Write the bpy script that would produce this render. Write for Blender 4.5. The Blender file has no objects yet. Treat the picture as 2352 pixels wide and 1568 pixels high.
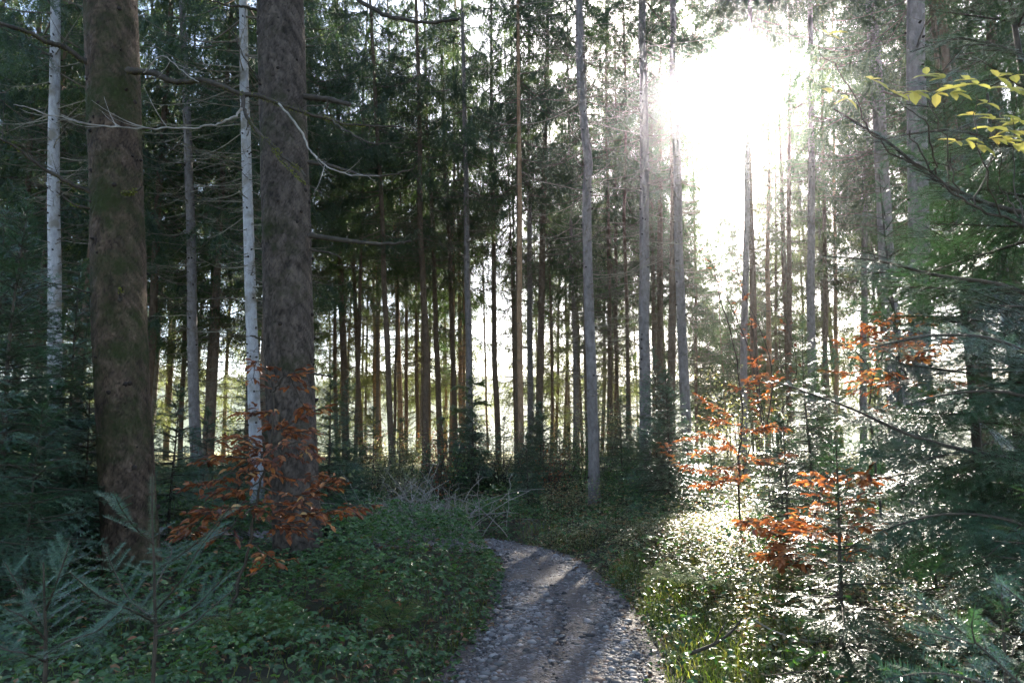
import bpy, math, random
import numpy as np
from mathutils import Vector, Matrix, Quaternion

S = bpy.context.scene
COL = S.collection
rng = np.random.default_rng(7)
random.seed(7)
pi = math.pi
R = math.radians

# ------------------------------------------------------------------ camera, sky, sun, exposure
CAMH = 1.6
PITCH = R(7.2)
FPX = 24 / 36 * 2352
cam_d = bpy.data.cameras.new('camera')
cam = bpy.data.objects.new('camera', cam_d)
COL.objects.link(cam)
cam.location = (0, 0, CAMH)
cam.rotation_euler = (pi / 2 + PITCH, 0, 0)
cam_d.lens = 24
cam_d.sensor_width = 36
cam_d.clip_end = 3000
cam_d.dof.use_dof = True
cam_d.dof.focus_distance = 8.0
cam_d.dof.aperture_fstop = 7
S.camera = cam

def ray(u, v):
    x = (u - 1176) / FPX
    z = (784 - v) / FPX
    return np.array([x, math.cos(PITCH) - z * math.sin(PITCH), math.sin(PITCH) + z * math.cos(PITCH)])

def P(u, v, Y):
    d = ray(u, v)
    return np.array([0, 0, CAMH]) + d * (Y / d[1])

def G(u, v, z=0.0):
    d = ray(u, v)
    return np.array([0, 0, CAMH]) + d * ((z - CAMH) / d[2])

SUND = ray(1652, 150)
SUND = SUND / np.linalg.norm(SUND)
SUN_EL = math.asin(SUND[2])
SUN_AZ = math.atan2(SUND[0], SUND[1])

W = bpy.data.worlds.new("World")
S.world = W
W.use_nodes = True
nt = W.node_tree
sky = nt.nodes.new('ShaderNodeTexSky')
sky.sky_type = 'NISHITA'
sky.sun_disc = False
sky.sun_elevation = SUN_EL
sky.sun_rotation = SUN_AZ
sky.air_density = 0.8
sky.dust_density = 1.0
sky.ozone_density = 0.4
bg = nt.nodes['Background']
bg.inputs['Strength'].default_value = 0.10
nt.links.new(sky.outputs[0], bg.inputs[0])

sl = bpy.data.lights.new('sun', 'SUN')
sl.energy = 5.0
sl.angle = R(0.6)
sl.color = (1.0, 0.92, 0.80)
so = bpy.data.objects.new('sun', sl)
COL.objects.link(so)
so.rotation_euler = Vector(tuple(-SUND)).to_track_quat('-Z', 'Y').to_euler()

S.view_settings.view_transform = 'Standard'
S.view_settings.look = 'None'
S.view_settings.exposure = 2.65
S.view_settings.gamma = 1.0
S.view_settings.use_curve_mapping = False
S.render.engine = 'CYCLES'
cy = S.cycles
cy.max_bounces = 5
cy.diffuse_bounces = 3
cy.glossy_bounces = 2
cy.transmission_bounces = 3
cy.transparent_max_bounces = 4
cy.volume_bounces = 0
cy.use_denoising = True
cy.use_adaptive_sampling = True
cy.adaptive_threshold = 0.02
cy.sample_clamp_indirect = 4.0
cy.caustics_reflective = False
cy.caustics_refractive = False

# ------------------------------------------------------------------ small helpers
def nrm(a):
    return a / np.maximum(np.linalg.norm(a, axis=-1, keepdims=True), 1e-9)

def _hash(ix, iy, s):
    n = (ix.astype(np.int64) * 374761393 + iy.astype(np.int64) * 668265263 + s * 974634777) & 0xffffffff
    n = ((n ^ (n >> 13)) * 1274126177) & 0xffffffff
    return ((n ^ (n >> 16)) & 0xffff) / 65535.0

def vn(x, y, s=0):
    x = np.asarray(x, float); y = np.asarray(y, float)
    ix = np.floor(x); iy = np.floor(y)
    fx = x - ix; fy = y - iy
    fx = fx * fx * (3 - 2 * fx); fy = fy * fy * (3 - 2 * fy)
    a = _hash(ix, iy, s); b = _hash(ix + 1, iy, s); c = _hash(ix, iy + 1, s); d = _hash(ix + 1, iy + 1, s)
    return (a * (1 - fx) + b * fx) * (1 - fy) + (c * (1 - fx) + d * fx) * fy

def fbm(x, y, s=0, o=3):
    r = 0; a = 0.5; f = 1
    for k in range(o):
        r = r + a * vn(np.asarray(x) * f, np.asarray(y) * f, s + k * 17)
        a *= 0.5; f *= 2.1
    return r / (1 - 0.5 ** o)

class MB:
    """collects vertices and faces of ONE mesh"""
    def __init__(self):
        self.V = []; self.T = []; self.n = 0; self.L = []; self.C = []; self.M = []; self.Sm = []

    def add(self, V, F, mat=0, tint=None, smooth=False):
        V = np.asarray(V, float).reshape(-1, 3)
        F = np.asarray(F, np.int64)
        self.V.append(V)
        self.T.append(np.full(len(V), 0.5) if tint is None else np.broadcast_to(np.asarray(tint, float), (len(V),)))
        self.L.append((F + self.n).ravel())
        self.C.append(np.full(len(F), F.shape[1]))
        self.M.append(np.full(len(F), mat))
        self.Sm.append(np.full(len(F), smooth))
        self.n += len(V)

    def mesh(self, name, mats):
        me = bpy.data.meshes.new(name)
        V = np.concatenate(self.V); L = np.concatenate(self.L); C = np.concatenate(self.C)
        me.vertices.add(len(V)); me.vertices.foreach_set('co', V.ravel().astype(np.float32))
        me.loops.add(len(L)); me.loops.foreach_set('vertex_index', L.astype(np.int32))
        me.polygons.add(len(C))
        st = np.concatenate([[0], np.cumsum(C)[:-1]])
        me.polygons.foreach_set('loop_start', st.astype(np.int32))
        me.polygons.foreach_set('material_index', np.concatenate(self.M).astype(np.int32))
        me.polygons.foreach_set('use_smooth', np.concatenate(self.Sm))
        at = me.attributes.new('tint', 'FLOAT', 'POINT')
        at.data.foreach_set('value', np.concatenate(self.T).astype(np.float32))
        for m in mats:
            me.materials.append(m)
        me.update(calc_edges=True)
        return me

def link(name, me, parent=None, loc=None):
    o = bpy.data.objects.new(name, me)
    COL.objects.link(o)
    if parent is not None:
        o.parent = parent
    if loc is not None:
        o.location = loc
    return o

def tag(o, label=None, cat=None, group=None, kind=None):
    if label: o['label'] = label
    if cat: o['category'] = cat
    if group: o['group'] = group
    if kind: o['kind'] = kind
    return o

def thing(name, loc, label, cat, group=None):
    o = bpy.data.objects.new(name, None)
    o.empty_display_size = 0.2
    COL.objects.link(o)
    o.location = tuple(loc)
    return tag(o, label, cat, group)

def resample(pts, n):
    pts = np.asarray(pts, float)
    # smooth polyline with catmull-rom style interpolation
    m = len(pts)
    t = np.linspace(0, m - 1, n)
    i = np.minimum(t.astype(int), m - 2)
    f = (t - i)[:, None]
    p0 = pts[np.maximum(i - 1, 0)]; p1 = pts[i]; p2 = pts[i + 1]; p3 = pts[np.minimum(i + 2, m - 1)]
    return 0.5 * ((2 * p1) + (-p0 + p2) * f + (2 * p0 - 5 * p1 + 4 * p2 - p3) * f ** 2 + (-p0 + 3 * p1 - 3 * p2 + p3) * f ** 3)

def tube(mb, pts, rad, sides=6, mat=0, tint=0.5, noise=0.0, seed=0, smooth=True, cap=True):
    pts = np.asarray(pts, float)
    n = len(pts)
    rad = np.broadcast_to(np.asarray(rad, float), (n,))
    tan = nrm(np.gradient(pts, axis=0))
    ref = np.array([1.0, 0, 0]) if abs(tan[0][0]) < 0.8 else np.array([0, 1.0, 0])
    a = nrm(ref - tan * (tan @ ref)[:, None]); b = np.cross(tan, a)
    th = np.arange(sides) / sides * 2 * pi
    rr = rad[:, None] * np.ones((1, sides))
    if noise:
        s = np.concatenate([[0], np.cumsum(np.linalg.norm(np.diff(pts, axis=0), axis=1))])
        X = np.cos(th)[None] * 1.3 + s[:, None] * 0.0; Yv = np.sin(th)[None] * 1.3 + s[:, None] * 1.1
        rr = rr * (1 + noise * (fbm(X * 2 + seed, Yv * 2, seed) - 0.5) * 2)
    V = pts[:, None] + rr[..., None] * (np.cos(th)[None, :, None] * a[:, None] + np.sin(th)[None, :, None] * b[:, None])
    i, j = np.meshgrid(np.arange(n - 1), np.arange(sides), indexing='ij')
    j2 = (j + 1) % sides
    F = np.stack([i * sides + j, i * sides + j2, (i + 1) * sides + j2, (i + 1) * sides + j], -1).reshape(-1, 4)
    mb.add(V, F, mat, tint, smooth)
    if cap and sides >= 4:
        Vc = np.concatenate([V[-1], pts[-1:] + tan[-1:] * rad[-1] * 0.3])
        mb.add(Vc, [[k, (k + 1) % sides, sides] for k in range(sides)], mat, tint, smooth)

def leaves(mb, Pp, U, N, L, wr=0.55, mat=0, tint=None, fold=0.18):
    """ovate folded leaves; U = direction of the midrib, N = normal"""
    Pp = np.asarray(Pp, float); n = len(Pp)
    U = nrm(U); Sd = nrm(np.cross(U, N)); N = np.cross(Sd, U)
    L = np.broadcast_to(L, (n,))[:, None]
    w = L * wr * 0.5
    def q(t, s, h):
        return Pp + U * L * t + Sd * w * s + N * L * h
    V = np.stack([q(0, 0, 0), q(1, 0, -0.10), q(0.28, -0.85, fold * .5), q(0.68, -0.8, fold * .3), q(0.28, 0.85, fold * .5), q(0.68, 0.8, fold * .3), q(.5, 0, -.02)], 1)
    b = (np.arange(n) * 7)[:, None]
    F = np.concatenate([b + np.array([[0, 4, 5, 6]]), b + np.array([[6, 3, 2, 0]])], 0)
    F3 = np.concatenate([b + np.array([[6, 5, 1]]), b + np.array([[1, 3, 6]])], 0)
    t = np.repeat(rng.random(n) if tint is None else np.broadcast_to(tint, (n,)), 7)
    base = mb.n
    mb.add(V, F, mat, t)
    # triangles of the same vertices
    mb.L.append((F3 + base).ravel()); mb.C.append(np.full(len(F3), 3)); mb.M.append(np.full(len(F3), mat)); mb.Sm.append(np.full(len(F3), False))

def spikes(mb, B, D, A, L, w, mat=0, tint=0.5):
    """thin triangles: base B, direction D, width along A"""
    n = len(B)
    L = np.broadcast_to(L, (n,))[:, None]; w = np.broadcast_to(w, (n,))[:, None]
    V = np.stack([B - A * w * .5, B + A * w * .5, B + D * L], 1)
    F = (np.arange(n) * 3)[:, None] + np.array([[0, 1, 2]])
    mb.add(V, F, mat, np.repeat(np.broadcast_to(tint, (n,)), 3))

def needle_axes(mb, ax, nl, sp, w, mat=0, flat=True, bark=1, stem=0.002):
    """ax: list of (p0, dir, up, length, tint); rows of needles along both sides of every axis"""
    if not ax: return
    p = np.array([a[0] for a in ax]); d = nrm(np.array([a[1] for a in ax])); up = np.array([a[2] for a in ax]); L = np.array([a[3] for a in ax]); tn = np.array([a[4] for a in ax])
    s = nrm(np.cross(d, up)); up = np.cross(s, d)
    cnt = np.maximum((L / sp).astype(int), 2)
    idx = np.repeat(np.arange(len(ax)), cnt)
    k = np.concatenate([np.arange(c) for c in cnt])
    t = (k + rng.random(len(k)) * .6) / cnt[idx]
    drp = -0.10 * L[idx] * t ** 2
    B = p[idx] + d[idx] * (L[idx] * t)[:, None]; B[:, 2] += drp
    for sg in (-1, 1):
        m = len(idx)
        lift = rng.normal(0.22, 0.22, m)[:, None] if flat else rng.normal(0, 0.9, m)[:, None]
        D = nrm(s[idx] * sg + d[idx] * rng.normal(0.45, 0.12, m)[:, None] + up[idx] * lift)
        ln = nl * (1 - 0.55 * np.abs(t - 0.4)) * rng.uniform(.8, 1.15, m)
        spikes(mb, B, D, d[idx], ln, w, mat, tn[idx])
    # tips
    spikes(mb, p + d * L[:, None] - np.array([0, 0, 1.]) * (0.10 * L)[:, None], d, s, nl * .8, w, mat, tn)
    # stems as slim crossed blades
    e = p + d * L[:, None]; e[:, 2] -= 0.10 * L
    for A in (s, up):
        n = len(p)
        V = np.stack([p - A * stem, p + A * stem, e], 1)
        mb.add(V, (np.arange(n) * 3)[:, None] + np.array([[0, 1, 2]]), bark, 0.5)

# ------------------------------------------------------------------ materials
def mat(name):
    m = bpy.data.materials.new(name)
    m.use_nodes = True
    nt = m.node_tree
    for n in list(nt.nodes): nt.nodes.remove(n)
    return m, nt, nt.nodes.new('ShaderNodeOutputMaterial')

def nd(nt, t, **k):
    n = nt.nodes.new(t)
    for a, b in k.items(): setattr(n, a, b)
    return n

def ramp(nt, fac, stops):
    r = nd(nt, 'ShaderNodeValToRGB')
    e = r.color_ramp.elements
    while len(e) < len(stops): e.new(0.5)
    for q, (p, c) in zip(e, stops):
        q.position = p; q.color = (*c, 1)
    nt.links.new(fac, r.inputs[0])
    return r.outputs[0]

def leaf_mat(name, stops, rough=0.42, trans=0.35, tboost=1.6, spec=0.5, tcol=None, coat=0.0):
    m, nt, out = mat(name)
    a = nd(nt, 'ShaderNodeAttribute', attribute_name='tint')
    c = ramp(nt, a.outputs['Fac'], stops)
    p = nd(nt, 'ShaderNodeBsdfPrincipled')
    p.inputs['Roughness'].default_value = rough
    p.inputs['Specular IOR Level'].default_value = spec
    p.inputs['Coat Weight'].default_value = coat; p.inputs['Coat Roughness'].default_value = .3
    nt.links.new(c, p.inputs['Base Color'])
    t = nd(nt, 'ShaderNodeBsdfTranslucent')
    mx = nd(nt, 'ShaderNodeMix', data_type='RGBA', blend_type='MULTIPLY')
    mx.inputs[0].default_value = 1
    nt.links.new(c, mx.inputs[6]); mx.inputs[7].default_value = (*(tcol or (tboost, tboost, tboost * .6)), 1)
    nt.links.new(mx.outputs[2], t.inputs[0])
    ms = nd(nt, 'ShaderNodeMixShader'); ms.inputs[0].default_value = trans
    nt.links.new(p.outputs[0], ms.inputs[1]); nt.links.new(t.outputs[0], ms.inputs[2])
    nt.links.new(ms.outputs[0], out.inputs[0])
    return m

def bark_mat(name, c0, c1, moss=0.5, scale=1.0, bump=0.6, patch=None, rough=.85, relief=False):
    m, nt, out = mat(name)
    tc = nd(nt, 'ShaderNodeTexCoord')
    mp = nd(nt, 'ShaderNodeMapping'); mp.inputs['Scale'].default_value = (scale, scale, scale * .45)
    nt.links.new(tc.outputs['Object'], mp.inputs[0])
    n1 = nd(nt, 'ShaderNodeTexNoise'); n1.inputs['Scale'].default_value = 9; n1.inputs['Detail'].default_value = 8; n1.inputs['Roughness'].default_value = .65
    nt.links.new(mp.outputs[0], n1.inputs['Vector'])
    v = nd(nt, 'ShaderNodeTexVoronoi', feature='DISTANCE_TO_EDGE'); v.inputs['Scale'].default_value = 38
    vm = nd(nt, 'ShaderNodeMix', data_type='VECTOR'); vm.inputs[0].default_value = .3
    nt.links.new(mp.outputs[0], vm.inputs[4]); nt.links.new(n1.outputs['Color'], vm.inputs[5])
    nt.links.new(vm.outputs[1], v.inputs['Vector'])
    c = ramp(nt, n1.outputs[0], [(0.32, c0), (0.68, c1)])
    vr = nd(nt, 'ShaderNodeMapRange'); vr.inputs[1].default_value = 0; vr.inputs[2].default_value = 0.10; vr.inputs[3].default_value = .72; vr.inputs[4].default_value = 1
    nt.links.new(v.outputs[0], vr.inputs[0])
    mm = nd(nt, 'ShaderNodeMix', data_type='RGBA', blend_type='MULTIPLY'); mm.inputs[0].default_value = 1
    nt.links.new(c, mm.inputs[6]); nt.links.new(vr.outputs[0], mm.inputs[7])
    last = mm.outputs[2]
    if relief:
        at = nd(nt, 'ShaderNodeAttribute', attribute_name='tint')
        rc = ramp(nt, at.outputs['Fac'], [(0, (.45, .42, .40)), (.35, (1, 1, 1)), (1, (1.3, 1.28, 1.25))])
        mr_ = nd(nt, 'ShaderNodeMix', data_type='RGBA', blend_type='MULTIPLY'); mr_.inputs[0].default_value = 1
        nt.links.new(last, mr_.inputs[6]); nt.links.new(rc, mr_.inputs[7]); last = mr_.outputs[2]
    if patch:
        n3 = nd(nt, 'ShaderNodeTexNoise'); n3.inputs['Scale'].default_value = 2.2; n3.inputs['Detail'].default_value = 4
        nt.links.new(tc.outputs['Object'], n3.inputs['Vector'])
        r3 = ramp(nt, n3.outputs[0], [(0.52, (0, 0, 0)), (0.62, (1, 1, 1))])
        m3 = nd(nt, 'ShaderNodeMix', data_type='RGBA'); nt.links.new(r3, m3.inputs[0]); nt.links.new(last, m3.inputs[6]); m3.inputs[7].default_value = (*patch, 1)
        last = m3.outputs[2]
    if moss > 0:
        n2 = nd(nt, 'ShaderNodeTexNoise'); n2.inputs['Scale'].default_value = 1.6; n2.inputs['Detail'].default_value = 9; n2.inputs['Roughness'].default_value = .7
        nt.links.new(tc.outputs['Object'], n2.inputs['Vector'])
        r2 = ramp(nt, n2.outputs[0], [(0.62 - .2 * moss, (0, 0, 0)), (0.78 - .2 * moss, (1, 1, 1))])
        m2 = nd(nt, 'ShaderNodeMix', data_type='RGBA'); nt.links.new(r2, m2.inputs[0]); nt.links.new(last, m2.inputs[6]); m2.inputs[7].default_value = (.045, .055, .015, 1)
        last = m2.outputs[2]
    p = nd(nt, 'ShaderNodeBsdfPrincipled'); p.inputs['Roughness'].default_value = rough
    p.inputs['Specular IOR Level'].default_value = .25
    nt.links.new(last, p.inputs['Base Color'])
    b = nd(nt, 'ShaderNodeBump'); b.inputs['Strength'].default_value = bump; b.inputs['Distance'].default_value = .02
    ad = nd(nt, 'ShaderNodeMath', operation='ADD'); nt.links.new(n1.outputs[0], ad.inputs[0]); nt.links.new(vr.outputs[0], ad.inputs[1])
    nt.links.new(ad.outputs[0], b.inputs['Height']); nt.links.new(b.outputs[0], p.inputs['Normal'])
    nt.links.new(p.outputs[0], out.inputs[0])
    return m

def plain_mat(name, col, rough=.8, tint=None, spec=.3):
    m, nt, out = mat(name)
    p = nd(nt, 'ShaderNodeBsdfPrincipled'); p.inputs['Roughness'].default_value = rough
    p.inputs['Specular IOR Level'].default_value = spec
    if tint:
        a = nd(nt, 'ShaderNodeAttribute', attribute_name='tint')
        nt.links.new(ramp(nt, a.outputs['Fac'], tint), p.inputs['Base Color'])
    else:
        n = nd(nt, 'ShaderNodeTexNoise'); n.inputs['Scale'].default_value = 14; n.inputs['Detail'].default_value = 6
        tc = nd(nt, 'ShaderNodeTexCoord'); nt.links.new(tc.outputs['Object'], n.inputs['Vector'])
        c = np.array(col)
        nt.links.new(ramp(nt, n.outputs[0], [(.3, tuple(c * .55)), (.7, tuple(c * 1.35))]), p.inputs['Base Color'])
    nt.links.new(p.outputs[0], out.inputs[0])
    return m

M_hero = bark_mat('big_spruce_bark', (.045, .030, .020), (.19, .13, .09), moss=.8, scale=1.0, bump=.9, relief=True)
M_hero2 = bark_mat('scaly_spruce_bark', (.05, .038, .03), (.20, .155, .125), moss=.45, scale=1.25, bump=1.0, relief=True)
M_pale = bark_mat('skylit_pale_bark', (.34, .32, .32), (.55, .53, .53), moss=.0, scale=2.2, bump=.35, patch=(.24, .21, .17))  # spruce bark with open skylight painted in as a pale base
M_grey = bark_mat('grey_bark', (.14, .115, .105), (.30, .26, .24), moss=.1, scale=1.8, bump=.5)
M_brown = bark_mat('brown_bark', (.10, .065, .042), (.22, .15, .10), moss=.15, scale=1.6, bump=.6)
M_red = bark_mat('sunlit_orange_bark', (.30, .17, .09), (.55, .34, .20), moss=.0, scale=1.6, bump=.6)  # orange of sunlit trunks painted into the bark colour
M_twig = plain_mat('dead_twig_bark', (.15, .12, .085))
M_hbr = plain_mat('dark_branch_bark', (.07, .055, .04))
M_palet = plain_mat('pale_twig_bark', (.35, .31, .26))
M_stem = plain_mat('sapling_bark', (.07, .055, .04))
M_knot = plain_mat('knot_wood', (.035, .024, .018))
M_moss = leaf_mat('moss', [(0, (.09, .10, .02)), (1, (.27, .28, .06))], rough=.9, trans=.25, spec=.1)
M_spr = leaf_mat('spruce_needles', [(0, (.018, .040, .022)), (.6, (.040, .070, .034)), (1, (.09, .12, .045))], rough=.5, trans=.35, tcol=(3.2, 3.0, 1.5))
M_edge = leaf_mat('sunlit_spruce_needles', [(0, (.055, .072, .038)), (.6, (.09, .105, .052)), (1, (.13, .14, .07))], rough=.5, trans=.5, tcol=(3.0, 2.9, 1.9))  # lit copy of the spruce needles, backlight painted into a lighter base
M_fir = leaf_mat('fir_needles', [(0, (.025, .066, .036)), (.6, (.05, .12, .052)), (1, (.08, .135, .055))], rough=.36, trans=.15, spec=.8, tcol=(1.8, 1.9, 1.0))
M_firb = leaf_mat('bluish_fir_needles', [(0, (.035, .085, .045)), (1, (.09, .17, .095))], rough=.38, trans=.2, spec=.7)
M_beech = leaf_mat('beech_leaves', [(0, (.09, .036, .02)), (.35, (.18, .066, .032)), (.6, (.31, .115, .04)), (.85, (.42, .19, .07)), (1, (.52, .35, .15))], rough=.42, trans=.34, tcol=(1.7, 1.25, .8))
M_yel = leaf_mat('yellow_green_leaves', [(0, (.26, .30, .12)), (.6, (.38, .37, .15)), (1, (.5, .38, .16))], rough=.5, trans=.5, tcol=(1.6, 1.5, .8))  # leaf colour made paler to stand in for haze over it
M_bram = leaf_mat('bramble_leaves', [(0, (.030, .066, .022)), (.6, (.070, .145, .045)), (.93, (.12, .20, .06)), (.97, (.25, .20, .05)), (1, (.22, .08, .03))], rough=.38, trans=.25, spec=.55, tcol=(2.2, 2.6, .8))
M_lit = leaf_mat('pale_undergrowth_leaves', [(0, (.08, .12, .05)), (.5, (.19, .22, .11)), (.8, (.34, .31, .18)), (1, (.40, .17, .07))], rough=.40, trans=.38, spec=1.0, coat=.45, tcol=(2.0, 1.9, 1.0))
M_grass = leaf_mat('grass_blades', [(0, (.05, .10, .02)), (.7, (.12, .17, .04)), (1, (.30, .26, .12))], rough=.5, trans=.4, tcol=(2.0, 2.1, .7))
M_litter = leaf_mat('fallen_leaves', [(0, (.07, .035, .02)), (.7, (.17, .085, .04)), (1, (.34, .20, .09))], rough=.6, trans=.15)
M_peb = plain_mat('pebble_stone', None, rough=.6, tint=[(0, (.045, .04, .038)), (.5, (.155, .14, .13)), (.85, (.38, .35, .33)), (1, (.22, .14, .10))], spec=.4)

def ground_mat():
    m, nt, out = mat('forest_floor')
    tc = nd(nt, 'ShaderNodeTexCoord')
    n1 = nd(nt, 'ShaderNodeTexNoise'); n1.inputs['Scale'].default_value = 3; n1.inputs['Detail'].default_value = 10; n1.inputs['Roughness'].default_value = .7
    nt.links.new(tc.outputs['Object'], n1.inputs['Vector'])
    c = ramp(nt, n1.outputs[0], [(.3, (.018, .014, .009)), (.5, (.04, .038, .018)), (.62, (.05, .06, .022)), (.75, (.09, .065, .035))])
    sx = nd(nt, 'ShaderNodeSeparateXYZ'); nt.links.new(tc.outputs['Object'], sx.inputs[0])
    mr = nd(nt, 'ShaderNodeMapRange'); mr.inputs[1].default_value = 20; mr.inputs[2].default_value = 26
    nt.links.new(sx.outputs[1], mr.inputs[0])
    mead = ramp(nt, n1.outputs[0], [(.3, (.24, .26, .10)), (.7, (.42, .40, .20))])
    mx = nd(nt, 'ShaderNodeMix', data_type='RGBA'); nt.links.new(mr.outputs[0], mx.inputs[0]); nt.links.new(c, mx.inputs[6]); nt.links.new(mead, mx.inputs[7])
    p = nd(nt, 'ShaderNodeBsdfPrincipled'); p.inputs['Roughness'].default_value = .9
    nt.links.new(mx.outputs[2], p.inputs['Base Color'])
    b = nd(nt, 'ShaderNodeBump'); b.inputs['Strength'].default_value = .8; b.inputs['Distance'].default_value = .04
    nt.links.new(n1.outputs[0], b.inputs['Height']); nt.links.new(b.outputs[0], p.inputs['Normal'])
    nt.links.new(p.outputs[0], out.inputs[0])
    return m

def path_mat():
    m, nt, out = mat('gravel_path')
    tc = nd(nt, 'ShaderNodeTexCoord')
    v = nd(nt, 'ShaderNodeTexVoronoi'); v.inputs['Scale'].default_value = 42
    nt.links.new(tc.outputs['Object'], v.inputs['Vector'])
    n = nd(nt, 'ShaderNodeTexNoise'); n.inputs['Scale'].default_value = 2.2; n.inputs['Detail'].default_value = 8
    nt.links.new(tc.outputs['Object'], n.inputs['Vector'])
    sep = nd(nt, 'ShaderNodeSeparateColor'); nt.links.new(v.outputs['Color'], sep.inputs[0])
    c1 = ramp(nt, sep.outputs[0], [(0, (.065, .048, .038)), (.55, (.11, .088, .078)), (.9, (.24, .22, .22)), (1, (.34, .32, .33))])
    c2 = ramp(nt, n.outputs[0], [(.35, (.085, .064, .052)), (.7, (.15, .12, .105))])
    r = ramp(nt, n.outputs[0], [(.4, (.2, .2, .2)), (.6, (.85, .85, .85))])
    mx = nd(nt, 'ShaderNodeMix', data_type='RGBA'); nt.links.new(r, mx.inputs[0]); nt.links.new(c2, mx.inputs[6]); nt.links.new(c1, mx.inputs[7])
    p = nd(nt, 'ShaderNodeBsdfPrincipled'); p.inputs['Roughness'].default_value = .75
    nt.links.new(mx.outputs[2], p.inputs['Base Color'])
    b = nd(nt, 'ShaderNodeBump'); b.inputs['Strength'].default_value = .7; b.inputs['Distance'].default_value = .02; b.invert = True
    nt.links.new(v.outputs['Distance'], b.inputs['Height']); nt.links.new(b.outputs[0], p.inputs['Normal'])
    nt.links.new(p.outputs[0], out.inputs[0])
    return m

# ------------------------------------------------------------------ path, ground, far land
edges_px = [(1700, 960, 1560), (1568, 1020, 1505), (1500, 1075, 1490), (1450, 1115, 1462), (1400, 1132, 1440), (1350, 1138, 1395), (1300, 1140, 1335), (1275, 1130, 1285), (1262, 1105, 1225)]
pc = []; pw = []
for v, a, b in edges_px:
    A = G(a, v); B = G(b, v)
    pc.append((A + B)[:2] / 2); pw.append(np.linalg.norm(A - B) / 2)
d0 = pc[0] - pc[1]; d0 = d0 / np.linalg.norm(d0)
pc = [pc[0] + d0 * 6 + np.array([.4, 0]), pc[0] + d0 * 3] + pc; pw = [pw[0], pw[0]] + pw
end = pc[-1]
for dx, dy in [(-.55, .35), (-1.25, .62), (-2.2, .85), (-3.6, 1.0), (-5.5, 1.3), (-9, 2.5)]:
    pc.append(end + np.array([dx, dy])); pw.append(.55)
PC = resample(np.array(pc), 160); PW = np.interp(np.linspace(0, 1, 160), np.linspace(0, 1, len(pw)), pw) - .07

def pdist(x, y):
    """distance beyond the path's edge (negative on the path)"""
    x = np.asarray(x, float).ravel(); y = np.asarray(y, float).ravel()
    out = np.full(x.shape, 1e9)
    for i in range(0, len(x), 20000):
        d = np.hypot(x[i:i + 20000, None] - PC[None, :, 0], y[i:i + 20000, None] - PC[None, :, 1]) - PW[None]
        out[i:i + 20000] = d.min(1)
    return out

def hgt(x, y):
    x = np.asarray(x, float); y = np.asarray(y, float); sh = x.shape
    d = pdist(x, y).reshape(sh)
    t = np.clip((d + .05) / 1.1, 0, 1); t = t * t * (3 - 2 * t)
    right = np.clip((x - .5) / 1.5, 0, 1) * np.clip((12 - y) / 4, 0, 1)
    h = t * (.16 + .16 * right + .30 * (fbm(x * .45, y * .45, 3) - .45))
    h = h - .02
    far = np.clip(y - 31, 0, None)
    h = h - far * .035 * np.clip(far / 40, 0, 1) * (y < 2000)
    return np.where(y > 31, np.maximum(h, -5.5), h)

xs = np.concatenate([np.linspace(-400, -30, 20)[:-1], np.linspace(-30, -7, 47)[:-1], np.linspace(-7, 8, 151)[:-1], np.linspace(8, 34, 53)[:-1], np.linspace(34, 400, 20)])
ys = np.concatenate([np.linspace(-40, -4, 13)[:-1], np.linspace(-4, 13, 171)[:-1], np.linspace(13, 50, 75)[:-1], np.linspace(50, 620, 60)])
X, Y = np.meshgrid(xs, ys, indexing='ij')
Z = hgt(X, Y)
nx, ny = X.shape
i, j = np.meshgrid(np.arange(nx - 1), np.arange(ny - 1), indexing='ij')
F = np.stack([i * ny + j, (i + 1) * ny + j, (i + 1) * ny + j + 1, i * ny + j + 1], -1).reshape(-1, 4)
mb = MB(); mb.add(np.stack([X, Y, Z], -1), F, 0, .5, True)
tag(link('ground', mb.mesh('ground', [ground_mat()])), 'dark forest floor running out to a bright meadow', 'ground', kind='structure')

# path sheet
mb = MB()
tanp = nrm(np.gradient(PC, axis=0)); nor = np.stack([-tanp[:, 1], tanp[:, 0]], -1)
K = 17
off = np.linspace(-1, 1, K)
PV = PC[:, None] + nor[:, None] * (off[None, :, None] * (PW[:, None, None] + .14))
edge = .022 * (1 - np.abs(off) ** 3)[None] + .012
zz = .0 + edge + .02 * (fbm(PV[..., 0] * 2.5, PV[..., 1] * 2.5, 5) - .5) - .02 * (np.abs(off)[None] < .12)
i, j = np.meshgrid(np.arange(len(PC) - 1), np.arange(K - 1), indexing='ij')
F = np.stack([i * K + j, (i + 1) * K + j, (i + 1) * K + j + 1, i * K + j + 1], -1).reshape(-1, 4)[:, ::-1]
mb.add(np.concatenate([PV, zz[..., None]], -1), F, 0, .5, True)
tag(link('path', mb.mesh('path', [path_mat()])), 'narrow stony path bending left between bramble banks', 'path', kind='structure')

def pathz(x, y):
    return .028 + .02 * (fbm(x * 2.5, y * 2.5, 5) - .5)

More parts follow.
